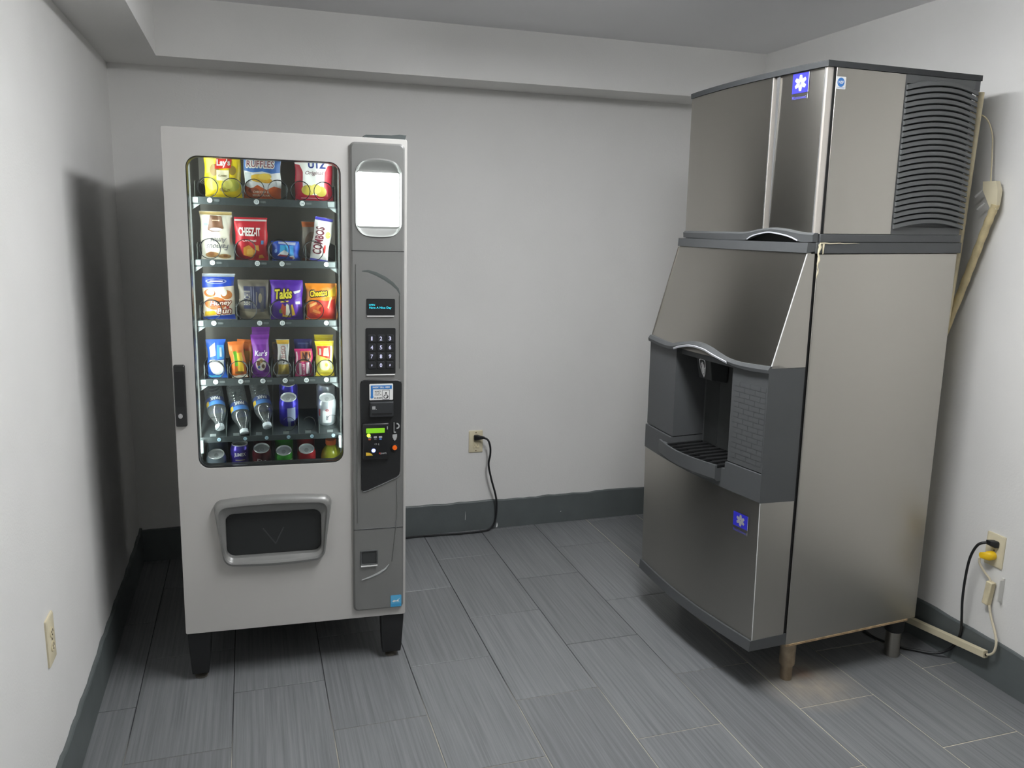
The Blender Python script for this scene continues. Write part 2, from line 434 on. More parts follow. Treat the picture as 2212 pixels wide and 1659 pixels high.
# gasket around the window
def ring_loft(mb, o0, o1, y, depth, m=0):
    mb.loft([[(x, y, z) for x, z in o0], [(x, y, z) for x, z in o1], [(x, y+depth, z) for x, z in o1], [(x, y+depth, z) for x, z in o0]], closed=True, m=m)
b = MB(); ring_loft(b, rr(0.0655, 0.5355, 0.771, 1.774, 0.0365, 8), rr(0.0685, 0.5325, 0.774, 1.771, 0.0335, 8), 0.0015, 0.049)
b.build('window_gasket', BLACK, vm)
b = MB(); b.plate(rr(0.0687, 0.5323, 0.7742, 1.7708, 0.0333, 8), 0.0145, 0.0185); b.build('window_glass', GLASS, vm, smooth=0)
# LED strips hidden on the inner face of the door, either side of the window
LEDM = mat('led_strip', (0.9, 0.9, 0.9), 0.5, emit=(0.93, 1.0, 0.97), estr=LED)
for a0, a1 in ((0.0455, 0.0565), (0.5425, 0.5475)):
    b = MB(); b.box(a0, a1, 0.054, 0.066, 0.80, 1.80); b.build('led_strip', LEDM, vm, smooth=0)
# dark guide rails behind the glass
for a0, a1 in ((0.062, 0.068), (0.530, 0.535)):
    b = MB(); b.box(a0, a1, 0.100, 0.112, 0.75, 1.80); b.build('upright_rail', mat('rail_grey', rgb(40, 43, 43), 0.6), vm, smooth=0)

# legs: tapered black legs with levelling feet
def vleg(a0, a1, at0, at1, b0, b1):
    m = MB(); zf = (a0+a1)/2*math.tan(VT)
    zt, zb = 0.185, zf+0.022
    m.loft([[(at0, b0+0.008, zb), (at1, b0+0.008, zb), (at1, b1-0.01, zb), (at0, b1-0.01, zb)],
            [(at0-0.001, b0+0.004, zb+0.02), (at1+0.003, b0+0.004, zb+0.02), (at1+0.003, b1-0.004, zb+0.02), (at0-0.001, b1-0.004, zb+0.02)],
            [(a0, b0, zt-0.02), (a1, b0, zt-0.02), (a1, b1, zt-0.02), (a0, b1, zt-0.02)],
            [(a0, b0, zt), (a1, b0, zt), (a1, b1, zt), (a0, b1, zt)]])
    leg = m.build('leg', BLACKP, vm, smooth=20, bevel=0.003)
    m = MB(); cx, cy = (at0+at1)/2, (b0+b1)/2
    m.lathe([(0.021, zf-0.0002), (0.022, zf+0.006), (0.012, zf+0.010), (0.009, zf+0.012), (0.009, zb+0.004)], 20, (cx, cy))
    m.build('levelling_foot', mat('dull_zinc', rgb(120, 116, 108), 0.45, metal=0.6), leg)
vleg(0.004, 0.078, 0.012, 0.066, 0.012, 0.085)
vleg(0.664, 0.746, 0.670, 0.736, 0.012, 0.085)
vleg(0.004, 0.078, 0.014, 0.068, 0.76, 0.84)
vleg(0.664, 0.746, 0.674, 0.736, 0.76, 0.84)
# hinge cover on top
b = MB()
b.loft([[(0.605, 0.02, Z1), (0.618, 0.02, Z1+0.010), (0.70, 0.02, Z1+0.013), (0.728, 0.018, Z1+0.016), (0.749, 0.018, Z1+0.015), (0.746, 0.02, Z1)],
        [(0.605, 0.12, Z1), (0.618, 0.12, Z1+0.016), (0.70, 0.12, Z1+0.018), (0.728, 0.12, Z1+0.020), (0.749, 0.12, Z1+0.02), (0.746, 0.12, Z1)]])
b.build('hinge_cover', mat('hinge_grey', rgb(70, 76, 76), 0.5), vm, smooth=20)
# handle with lock
b = MB(); b.loft([[(x, -0.0005, z) for x, z in rr(0.003, 0.0375, 0.918, 1.121, 0.005)], [(x, -0.010, z) for x, z in rr(0.0035, 0.037, 0.9185, 1.1205, 0.005)], [(x, -0.013, z) for x, z in rr(0.006, 0.0345, 0.921, 1.118, 0.005)]])
h = b.build('door_handle', BLACK, vm)
b = MB(); b.loft([[(x, -0.0132, z) for x, z in ell(0.019, 0.955, 0.0075, 0.0085)], [(x, -0.0165, z) for x, z in ell(0.019, 0.955, 0.0068, 0.0078)], [(x, -0.0165, z) for x, z in ell(0.019, 0.955, 0.005, 0.006)], [(x, -0.0145, z) for x, z in ell(0.019, 0.955, 0.0045, 0.0055)]])
b.build('lock', CHROME, h)
b = MB(); b.plate(rr(0.0075, 0.033, 0.985, 1.10, 0.004), -0.0145, -0.0131); b.build('finger_pull', mat('pull_black', rgb(22, 23, 24), 0.6), h)

# delivery door: moulded bezel + dark flap
def V3(pts, y): return [(x, y, z) for x, z in pts]
o_out = bow(rre(0.103, 0.496, 0.428, 0.657, 0.030), 0.0, 0.012, 0.030)
def scl(pts, k, kz=None):
    kz = kz or k
    cx = sum(p[0] for p in pts)/len(pts); cz = sum(p[1] for p in pts)/len(pts)
    return [(cx+(x-cx)*k, cz+(z-cz)*kz) for x, z in pts]
o_in = rre(0.1425, 0.4555, 0.4535, 0.6105, 0.0275)
def mixp(a, c, t): return [(p[0]+(q[0]-p[0])*t, p[1]+(q[1]-p[1])*t) for p, q in zip(a, c)]
b = MB()
b.loft([V3(o_out, -0.0003), V3(mixp(o_out, o_in, 0.04), -0.012), V3(mixp(o_out, o_in, 0.18), -0.024), V3(mixp(o_out, o_in, 0.42), -0.026),
        V3(mixp(o_out, o_in, 0.55), -0.018), V3(mixp(o_out, o_in, 0.62), -0.015), V3(mixp(o_out, o_in, 0.94), -0.012), V3(o_in, -0.008), V3(o_in, 0.045)], False, False)
bz = b.build('delivery_bezel', VDARK, vm, smooth=50)
b = MB(); b.plate(rr(0.143, 0.455, 0.454, 0.610, 0.027), 0.012, 0.020)
fl = b.build('delivery_flap', mat('flap_smoke', rgb(44, 46, 46), 0.3), vm, smooth=0, bevel=0.002)
b = MB()
for (xa, za), (xb, zb) in (((0.262, 0.545), (0.302, 0.487)), ((0.302, 0.487), (0.330, 0.545))):
    dx, dz = xb-xa, zb-za; l = math.hypot(dx, dz); nx, nz = -dz/l*0.002, dx/l*0.002
    b.plate([(xa-nx, za-nz), (xb-nx, zb-nz), (xb+nx, zb+nz), (xa+nx, za+nz)], 0.0110, 0.0118)
b.build('push_mark', mat('faint_mark', rgb(66, 68, 68), 0.5), fl, smooth=0)

# tall control panel
b = MB(); po = rr(0.564, 0.741, 0.218, 1.840, 0.016); pin = rr(0.570, 0.735, 0.224, 1.834, 0.014)
sg_out = bow(rre(0.580, 0.731, 1.552, 1.776, 0.034), 0.0, 0.016)
b.loft([V3(po, -0.0003), V3(po, -0.008), V3(pin, -0.014)], True, False)
b.plate(pin, -0.0140, -0.0138, [sg_out])
cp = b.build('control_panel', VDARK, vm, smooth=30)
# lit sign: recessed bezel and glowing face
sg_in = rre(0.586, 0.725, 1.574, 1.748, 0.006)
b = MB()
b.loft([V3(sg_out, -0.0138), V3(mixp(sg_out, sg_in, 0.12), -0.017), V3(mixp(sg_out, sg_in, 0.3), -0.010), V3(mixp(sg_out, sg_in, 0.85), 0.0), V3(sg_in, 0.002)], False, False)
b.build('sign_bezel', VDARK, cp, smooth=50)
b = MB(); b.loft([V3(sg_in, 0.0018), V3(scl(sg_in, 0.98), -0.004), V3(scl(sg_in, 0.9), -0.006)], False, True)
b.build('lit_sign', mat('sign_face', (0.9, 0.9, 0.9), 0.4, emit=(0.9, 1.0, 0.97), estr=SIGN), cp, smooth=50)
# panel seams and the moulded swoops
b = MB(); b.box(0.566, 0.739, -0.0146, -0.0139, 1.4935, 1.4955); b.build('panel_seam', BLACK, cp, smooth=0)
b = MB(); b.box(0.566, 0.739, -0.0146, -0.0139, 0.525, 0.527); b.build('panel_seam', BLACK, cp, smooth=0)
b = MB(); b.box(0.580, 0.730, -0.0152, -0.0138, 0.5272, 0.5285); b.build('seam_highlight', CHROME, cp, smooth=0)
def swoop(name, pts, wid, m, hgt=0.0036):
    mb = MB(); n = len(pts); rings = []
    for i, (x, z) in enumerate(pts):
        q = pts[min(i+1, n-1)]; p = pts[max(i-1, 0)]
        dx, dz = q[0]-p[0], q[1]-p[1]; l = math.hypot(dx, dz); nx, nz = -dz/l, dx/l
        w = wid*math.sin(PI*(0.08+0.84*i/(n-1)))
        rings.append([(x-nx*w, -0.0139, z-nz*w), (x, -0.0139-hgt, z), (x+nx*w, -0.0139, z+nz*w)])
    mb.loft(rings, True, True)
    return mb.build(name, m, cp)
swoop('panel_swoop', [(0.600, 1.428), (0.620, 1.428), (0.645, 1.420), (0.675, 1.405), (0.700, 1.388), (0.718, 1.370), (0.726, 1.352)], 0.0075, mat('groove_shade', rgb(78, 84, 82), 0.75), 0.0007)  # groove shade painted as a flat dark strip, not cut into the panel
swoop('panel_swoop', [(0.593, 0.337), (0.625, 0.345), (0.655, 0.357), (0.678, 0.372), (0.690, 0.390)], 0.006, mat('ridge_bright', rgb(160, 162, 162), 0.3, metal=0.4))
swoop('panel_swoop', [(0.725, 1.352), (0.726, 1.30), (0.726, 1.2), (0.726, 1.1)], 0.003, VDARK)
swoop('panel_swoop', [(0.580, 1.45), (0.580, 1.2), (0.580, 0.9), (0.580, 0.55)], 0.003, VDARK)
swoop('panel_swoop', [(0.716, 0.70), (0.718, 0.62), (0.715, 0.54), (0.700, 0.40)], 0.003, VDARK)
# message display
b = MB(); b.plate(rr(0.614, 0.709, 1.281, 1.337, 0.004), -0.0165, -0.0141)
dp = b.build('message_display', BLACK, cp, bevel=0.001)
b = MB(); b.box(0.616, 0.706, -0.0185, -0.0142, 1.2775, 1.2805); b.build('display_lip', LIPM, dp, smooth=0)
b = MB(); Pd = lambda x, y: (0.661+x, -0.0170, 1.311+y)
put_text(b, 'OPEN', lambda x, y: (0.632+x, -0.0170, 1.3165+y), 0.020, 0.006)
put_text(b, 'Have A Nice Day', lambda x, y: (0.660+x, -0.0170, 1.3065+y), 0.074, 0.009)
b.build('display_text', mat('cyan_glow', rgb(40, 190, 210), 0.5, emit=rgb(60, 200, 220), estr=0.9), dp, smooth=0)
# keypad
b = MB(); b.plate(rr(0.611, 0.711, 1.081, 1.239, 0.005), -0.0165, -0.0141)
kp = b.build('keypad', BLACK, cp, bevel=0.001)
b = MB(); b.box(0.613, 0.709, -0.0190, -0.0142, 1.0775, 1.0808); b.build('keypad_lip', LIPM, kp, smooth=0)
KEYM = mat('key_black', rgb(40, 41, 44), 0.45)
DIG = mat('key_digit', rgb(225, 225, 245), 0.5, emit=rgb(200, 200, 255), estr=0.25)
for i, ch in enumerate('123456789*0#'):
    r, c = divmod(i, 3); cx = 0.631+c*0.0305; cz = 1.2035-r*0.0305
    b = MB(); b.loft([V3(rr(cx-0.0125, cx+0.0125, cz-0.0125, cz+0.0125, 0.003, 3), -0.0164), V3(rr(cx-0.0115, cx+0.0115, cz-0.0115, cz+0.0115, 0.003, 3), -0.0185)], False, True)
    hgt = 0.0135 if ch.isdigit() else 0.008
    put_text(b, ch, lambda x, y: (cx+x, -0.0189, cz+y), hgt*(0.62 if ch != '1' else 0.36), hgt, 1, bold=0.03)
    b.build('key', [KEYM, DIG], kp, smooth=0)
# payment fascia
fas = [(0.593, 0.674), (0.600, 0.668), (0.612, 0.671), (0.715, 0.714), (0.724, 0.722), (0.728, 0.735), (0.733, 1.045), (0.730, 1.055), (0.720, 1.060), (0.604, 1.062), (0.595, 1.058), (0.592, 1.048)]
b = MB(); cxf, czf = 0.662, 0.87
b.loft([V3(fas, -0.0139), V3(fas, -0.0170), V3([(cxf+(x-cxf)*0.97, czf+(z-czf)*0.99) for x, z in fas], -0.0195)], False, True)
fp = b.build('payment_fascia', BLACK, vm, smooth=30)
b = MB(); swp = [(0.600, 0.6665), (0.612, 0.6690), (0.66, 0.688), (0.717, 0.7125), (0.727, 0.722)]
b.tube([(x, -0.0165, z) for x, z in swp], 0.0022, 6); b.build('fascia_edge', CHROME, fp)
Yf = -0.0202
b = MB(); b.plate(rr(0.622, 0.702, 0.992, 1.048, 0.003), Yf-0.002, Yf+0.001)
sk = b.build('bill_sticker', WHITE, fp, smooth=0)
b = MB(); SB = mat('sticker_blue', rgb(40, 120, 195), 0.5)
b.plate([(0.627, 1.043), (0.627, 1.004), (0.624, 1.004), (0.6305, 0.997), (0.637, 1.004), (0.634, 1.004), (0.634, 1.030), (0.698, 1.030), (0.698, 1.043)], Yf-0.0026, Yf-0.0021)
b.build('sticker_arrow', SB, sk, smooth=0)
b = MB(); put_text(b, 'INSERT BILL HERE', lambda x, y: (0.662+x, Yf-0.0031, 1.0368+y), 0.058, 0.0062, bold=0.03); b.build('sticker_heading', WHITE, sk, smooth=0)
b = MB()
put_text(b, 'ACCEPTS', lambda x, y: (0.650+x, Yf-0.0026, 1.0225+y), 0.020, 0.004)
put_text(b, '$1, $5', lambda x, y: (0.650+x, Yf-0.0026, 1.0165+y), 0.015, 0.004)
put_text(b, 'FACE UP', lambda x, y: (0.651+x, Yf-0.0026, 1.0105+y), 0.022, 0.0035)
put_text(b, '$1-$5-$20', lambda x, y: (0.651+x, Yf-0.0026, 0.9995+y), 0.025, 0.005, bold=0.04)
ring_loft(b, rr(0.6655, 0.6905, 0.9935, 1.0275, 0.002, 2), rr(0.6665, 0.6895, 0.9945, 1.0265, 0.0015, 2), Yf-0.0027, 0.0004)
b.plate(ell(0.678, 1.0165, 0.003, 0.003, 10), Yf-0.0027, Yf-0.0022)
ring_loft(b, ell(0.678, 1.004, 0.0085, 0.007, 14), ell(0.678, 1.004, 0.0065, 0.005, 14), Yf-0.0027, 0.0004)
b.plate([(0.678, 0.996), (0.6855, 1.001), (0.684, 1.006), (0.679, 1.001)], Yf-0.0027, Yf-0.0022)
b.build('sticker_print', mat('print_black', rgb(50, 52, 54), 0.6), sk, smooth=0)
# bill acceptor mouth
b = MB()
b.loft([V3(rr(0.622, 0.704, 0.932, 0.987, 0.003), Yf+0.001), V3(rr(0.624, 0.702, 0.936, 0.985, 0.003), Yf-0.012), V3(rr(0.626, 0.700, 0.956, 0.984, 0.003), Yf-0.014)], False, True)
ba = b.build('bill_acceptor', mat('acceptor_grey', rgb(52, 54, 56), 0.4), fp)
b = MB(); b.box(0.629, 0.697, Yf-0.0136, Yf-0.0122, 0.9435, 0.9485); b.build('bill_slot', mat('slot_black', rgb(12, 12, 13), 0.7), ba, smooth=0)
b = MB(); b.plate(rr(0.630, 0.641, 0.962, 0.973, 0.001, 2), Yf-0.0146, Yf-0.0141); b.plate(rr(0.6425, 0.6455, 0.961, 0.964, 0.001, 2), Yf-0.0146, Yf-0.0141)
b.build('acceptor_badge', mat('badge_grey', rgb(170, 172, 172), 0.5), ba, smooth=0)
# card reader
b = MB(); b.loft([V3(rr(0.597, 0.689, 0.785, 0.913, 0.005), Yf+0.001), V3(rr(0.598, 0.688, 0.786, 0.912, 0.005), Yf-0.012), V3(rr(0.602, 0.684, 0.790, 0.908, 0.004), Yf-0.015)], False, True)
cr = b.build('card_reader', mat('reader_black', rgb(26, 27, 29), 0.35), fp)
yc = Yf-0.0156
b = MB(); b.plate(rr(0.609, 0.672, 0.880, 0.897, 0.0015, 2), yc-0.001, yc+0.0004); b.build('green_display', mat('lcd_green', rgb(110, 170, 30), 0.4, emit=rgb(110, 175, 25), estr=0.75), cr, smooth=0)
b = MB(); b.loft([V3(ell(0.6175, 0.872, 0.0062, 0.0062), yc+0.0003), V3(ell(0.6175, 0.872, 0.005, 0.005), yc-0.002)], False, True); b.build('green_lamp', mat('green_lamp', rgb(190, 255, 60), 0.4, emit=rgb(190, 255, 60), estr=2.5), cr)
b = MB(); b.loft([V3(ell(0.634, 0.818, 0.0066, 0.0066), yc+0.0003), V3(ell(0.634, 0.818, 0.005, 0.005), yc-0.002)], False, True); b.build('blue_lamp', mat('blue_lamp', rgb(170, 200, 255), 0.4, emit=rgb(110, 130, 255), estr=6.0), cr)
for cx, colr in ((0.6205, rgb(200, 100, 60)), (0.640, rgb(90, 92, 96)), (0.6575, rgb(80, 120, 200))):
    nm = 'reader_button_%d' % int(cx*1e4)
    b = MB(); b.plate(rr(cx-0.0055, cx+0.0055, 0.8625, 0.868, 0.001, 2), yc-0.0012, yc+0.0004, m=0); b.plate(rr(cx-0.004, cx+0.004, 0.8555, 0.8605, 0.001, 2), yc-0.0012, yc+0.0004, m=1)
    b.build('reader_button', [mat('button_pale', rgb(190, 190, 192), 0.5), mat(nm, colr, 0.5)], cr, smooth=0)
b = MB()
put_text(b, 'O (.', lambda x, y: (0.646+x, yc-0.0005, 0.840+y), 0.018, 0.008)
b.build('reader_print', mat('badge_grey', rgb(170, 172, 172), 0.5), cr, smooth=0)
b = MB(); put_text(b, 'port', lambda x, y: (0.668+x, yc-0.0005, 0.8065+y), 0.020, 0.0085, bold=0.02)
b.build('reader_print', mat('badge_grey', rgb(170, 172, 172), 0.5), cr, smooth=0)
b = MB(); put_text(b, 'e', lambda x, y: (0.655+x, yc-0.0005, 0.8075+y), 0.005, 0.006, bold=0.03); b.build('red_letter', mat('print_red', rgb(210, 60, 50), 0.5), cr, smooth=0)
b = MB(); b.plate([(0.608, 0.801), (0.631, 0.801), (0.628, 0.806), (0.618, 0.811), (0.608, 0.812)], yc-0.0008, yc+0.0003); b.build('yellow_tag', mat('tag_yellow', rgb(225, 185, 60), 0.5), cr, smooth=0)
b = MB(); b.box(0.6795, 0.6825, yc-0.003, yc+0.0004, 0.892, 0.902); b.build('card_slot_edge', mat('badge_grey', rgb(170, 172, 172), 0.5), cr, smooth=0)
# coin slot, arrow badge, orange return button
b = MB(); b.box(0.7045, 0.7065, Yf-0.004, Yf+0.001, 0.877, 0.912); b.box(0.7045, 0.712, Yf-0.004, Yf+0.001, 0.875, 0.878)
b.build('coin_slot', mat('pale_trim', rgb(178, 180, 180), 0.4), fp, smooth=0)
b = MB(); arc = [(0.7145+0.0105*math.cos(t), 0.8985+0.0105*math.sin(t)) for t in [(-PI/2+PI*k/10) for k in range(11)]]
arc2 = [(0.7145+0.0065*math.cos(t), 0.8985+0.0065*math.sin(t)) for t in [(PI/2-PI*k/10) for k in range(11)]]
b.plate(arc+arc2, Yf-0.003, Yf+0.001); b.build('coin_guide', MATS['pale_trim'], fp)
b = MB(); b.plate([(0.7005, 0.868), (0.716, 0.869), (0.716, 0.858), (0.712, 0.853), (0.715, 0.853), (0.7085, 0.846), (0.702, 0.853), (0.7045, 0.853), (0.7005, 0.858)], Yf-0.0012, Yf+0.0008); b.build('coin_return_badge', MATS['pale_trim'], fp, smooth=0)
b = MB(); b.loft([V3(ell(0.708, 0.822, 0.0125, 0.0125), Yf+0.001), V3(ell(0.708, 0.822, 0.0115, 0.0115), Yf-0.004), V3(ell(0.708, 0.822, 0.009, 0.009), Yf-0.0045), V3(ell(0.708, 0.822, 0.0088, 0.0088), Yf-0.002)], False, True, 0)
b.loft([V3(ell(0.708, 0.822, 0.0085, 0.0085), Yf-0.002), V3(ell(0.708, 0.822, 0.0078, 0.0078), Yf-0.007)], False, True, 1)
b.build('coin_return_button', [BLACK, mat('button_orange', rgb(222, 98, 22), 0.4, emit=rgb(220, 90, 20), estr=0.25)], fp)
# coin return cup
b = MB(); o1 = rr(0.588, 0.650, 0.392, 0.448, 0.006); o2 = rr(0.593, 0.645, 0.398, 0.443, 0.005)
b.loft([V3(o1, -0.0139), V3(mixp(o1, o2, 0.3), -0.0185), V3(o2, -0.0175), V3(o2, -0.0142)], False, True)
cc = b.build('coin_return_cup', mat('cup_dark', rgb(80, 82, 82), 0.4), cp)
b = MB(); b.plate(rr(0.595, 0.643, 0.400, 0.4405, 0.004), -0.0152, -0.0143); b.build('coin_flap', mat('flap_smoke2', rgb(60, 62, 62), 0.4), cc, smooth=0)
b = MB(); b.box(0.590, 0.648, -0.022, -0.0140, 0.389, 0.3925); b.build('coin_cup_lip', LIPM, cc, smooth=0)
# energy sticker
b = MB(); b.plate(rr(0.695, 0.734, 0.224, 0.268, 0.003), -0.0153, -0.0141, m=0)
b.plate(rr(0.697, 0.732, 0.236, 0.266, 0.002), -0.0157, -0.0154, m=1)
b.plate([(0.700, 0.246), (0.708, 0.250), (0.716, 0.247), (0.729, 0.257), (0.722, 0.248), (0.727, 0.243), (0.714, 0.245), (0.706, 0.242)], -0.0161, -0.0158, m=2)
put_text(b, 'ENERGY STAR', lambda x, y: (0.7145+x, -0.0157, 0.2302+y), 0.032, 0.006, 0)
b.build('energy_sticker', [mat('sticker_cyan', rgb(70, 165, 215), 0.5), mat('sticker_cyan2', rgb(95, 180, 222), 0.5), WHITE], cp, smooth=0)

# trays with badges, coils and dividers
DECK = [1.650, 1.450, 1.2475, 1.046]
BADGE = [[(0.1231, 1.6434), (0.2685, 1.6428), (0.4151, 1.6405)],
         [(0.1239, 1.4418), (0.2656, 1.4412), (0.3448, 1.4425), (0.4911, 1.4403)],
         [(0.1207, 1.2422), (0.2673, 1.2403), (0.3415, 1.2401), (0.4884, 1.2381)],
         [(0.119, 1.0417), (0.1996, 1.04), (0.2723, 1.0384), (0.346, 1.0368), (0.4177, 1.0352), (0.4856, 1.0354)],
         [(0.1251, 0.8435), (0.21, 0.8434), (0.2809, 0.8439), (0.3542, 0.8426), (0.4333, 0.8428), (0.5071, 0.845)]]
BT = [['10', '12', '14'], ['20', '22', '23', '24'], ['30', '32', '33', '34'], ['40', '41', '42', '43', '44', '45'], ['50', '51', '52', '53', '54', '55']]
COIL = [[0.117, 0.1927, 0.2622, 0.3371, 0.4101, 0.4857], [0.1165, 0.2283, 0.3367, 0.449], [0.1131, 0.225, 0.3364, 0.4471], [0.1173, 0.1933, 0.2659, 0.3379, 0.4109, 0.4834], []]
COILR = [0.0315, 0.033, 0.033, 0.030, 0.03]
DIVS = [[0.076, 0.226, 0.364, 0.524], [0.076, 0.192, 0.302, 0.424, 0.524], [0.076, 0.193, 0.302, 0.415, 0.524], [0.082, 0.157, 0.229, 0.302, 0.375, 0.446, 0.522], []]
BADW = mat('badge_white', rgb(240, 244, 246), 0.5); BADI = mat('badge_ink', rgb(90, 110, 130), 0.6)
def tray(i, z):
    mb = MB()
    mb.box(0.064, 0.533, 0.124, 0.60, z-0.004, z-0.001)            # deck
    t = mb.build('tray', TRAY, vm, smooth=0)
    zc = BADGE[i][1][1]
    mb = MB(); mb.loft([V3(rr(0.064, 0.534, zc-0.0135, zc+0.0105, 0.002, 2), 0.122), V3(rr(0.064, 0.534, zc-0.0135, zc+0.0105, 0.002, 2), 0.118)])
    mb.build('price_rail', TRAY, t, smooth=0)
    for (a, zz), s in zip(BADGE[i], BT[i]):
        mb = MB(); mb.loft([V3(ell(a, zc, 0.0085, 0.0085, 18), 0.1178), V3(ell(a, zc, 0.008, 0.008, 18), 0.1160)], False, True)
        put_text(mb, s, lambda x, y: (a+x, 0.1157, zc+y), 0.0095, 0.0078, 1, bold=0.0)
        mb.build('number_badge', [BADW, BADI], t, smooth=0)
        mb = MB(); mb.plate(rr(a+0.012, a+0.030, zc-0.0035, zc+0.0035, 0.002, 2), 0.1165, 0.1178); mb.build('price_window', mat('rail_window', rgb(104, 110, 112), 0.4), t, smooth=0)
    for a in (0.076, 0.508):
        mb = MB(); mb.box(a-0.01, a+0.012, 0.1155, 0.1178, zc-0.009, zc+0.008); mb.build('rail_clip', mat('clip_zinc', rgb(150, 158, 160), 0.35, metal=0.5), t, smooth=0)
    for a, s in ((0.0635, 1), (0.534, -1)):
        mb = MB(); mb.plate([(a, zc-0.0137), (a+s*0.03, zc-0.0137), (a, zc-0.035)], 0.1190, 0.1215); mb.build('tray_bracket', mat('clip_zinc', rgb(150, 158, 160), 0.35, metal=0.5), t, smooth=0)
    for a in DIVS[i]:
        mb = MB(); mb.add([], []); mb.plate([(0.14, z-0.0008), (0.58, z-0.0008), (0.58, z+0.055), (0.16, z+0.055), (0.14, z+0.05)], a-0.0012, a+0.0012, plane='yz')
        mb.build('divider', mat('divider_grey', rgb(130, 138, 138), 0.35, metal=0.5), t, smooth=0)
    return t
trays = [tray(i, DECK[i]) for i in range(4)]
def coil(i, a):
    mb = MB(); R = COILR[i]; z = DECK[i]+R+0.003
    pts = []
    for k in range(0, 24*5+1):
        t = 2*PI*k/24
        pts.append((a+R*math.sin(t), 0.126+(0.003*k/24 if k < 27 else 0.0034+0.048*(k-27)/24), z+R*math.cos(t+PI)))
    mb.tube(pts, 0.0013, 5); mb.build('spiral_coil', WIRE, trays[i])
for i in range(4):
    for a in COIL[i]: coil(i, a)
# sloping drink trays
def drink_tray(zf, i, slope):
    mb = MB(); dz = 0.34*math.tan(slope)
    mb.loft([[(0.064, 0.10, zf-0.004), (0.533, 0.10, zf-0.004), (0.533, 0.10, zf), (0.064, 0.10, zf)], [(0.064, 0.44, zf-0.004+dz), (0.533, 0.44, zf-0.004+dz), (0.533, 0.44, zf+dz), (0.064, 0.44, zf+dz)]])
    return mb.build('drink_tray', TRAY, vm, smooth=0)
SL = math.radians(24)
t5 = drink_tray(0.848, 4, SL)
mb = MB(); zc = 0.8435
mb.loft([V3(rr(0.064, 0.534, zc-0.010, zc+0.009, 0.002, 2), 0.0985), V3(rr(0.064, 0.534, zc-0.010, zc+0.009, 0.002, 2), 0.0955)]); mb.build('price_rail', TRAY, t5, smooth=0)
for (a, zz), s in zip(BADGE[4], BT[4]):
    a -= 0.001
    mb = MB(); mb.loft([V3(ell(a, zc, 0.0062, 0.0062, 16), 0.0953), V3(ell(a, zc, 0.006, 0.006, 16), 0.0938)], False, True)
    put_text(mb, s, lambda x, y: (a+x, 0.0935, zc+y), 0.007, 0.006, 1, bold=0.0)
    mb.build('number_badge', [mat('badge_pale', rgb(176, 208, 226), 0.5), BADI], t5, smooth=0)
for a in (0.105, 0.18, 0.255, 0.345, 0.42, 0.495):
    mb = MB(); mb.box(a-0.010, a+0.010, 0.1000, 0.1030, 0.8535, 0.8625); mb.build('stop_tab', mat('clip_zinc', rgb(150, 158, 160), 0.35, metal=0.5), t5, smooth=0)
for a in (0.148, 0.225, 0.300, 0.388, 0.458):
    mb = MB(); mb.plate([(0.105, 0.8505), (0.40, 0.8505+0.295*math.tan(SL)), (0.40, 0.88+0.295*math.tan(SL)), (0.105, 0.88)], a-0.001, a+0.001, plane='yz')
    mb.build('divider', mat('divider_grey', rgb(130, 138, 138), 0.35, metal=0.5), t5, smooth=0)
for a, zc2 in ((0.1085, 0.898), (0.3552, 0.8895), (0.4231, 0.8887), (0.5032, 0.893)):
    mb = MB(); mb.tube([(a+0.021*math.sin(t), 0.098, zc2+0.024*math.cos(t)) for t in [2*PI*k/28*0.72-0.9 for k in range(29)]], 0.0009, 5); mb.build('stop_wire', WIRE, t5)
for a, s in ((0.0655, 1), (0.5325, -1)):
    mb = MB(); mb.box(min(a, a+s*0.010), max(a, a+s*0.010), 0.080, 0.0945, 0.800, 0.846); mb.build('rail_clip', mat('clip_zinc', rgb(150, 158, 160), 0.35, metal=0.5), t5, bevel=0.002)
t6 = drink_tray(0.662, 5, SL)

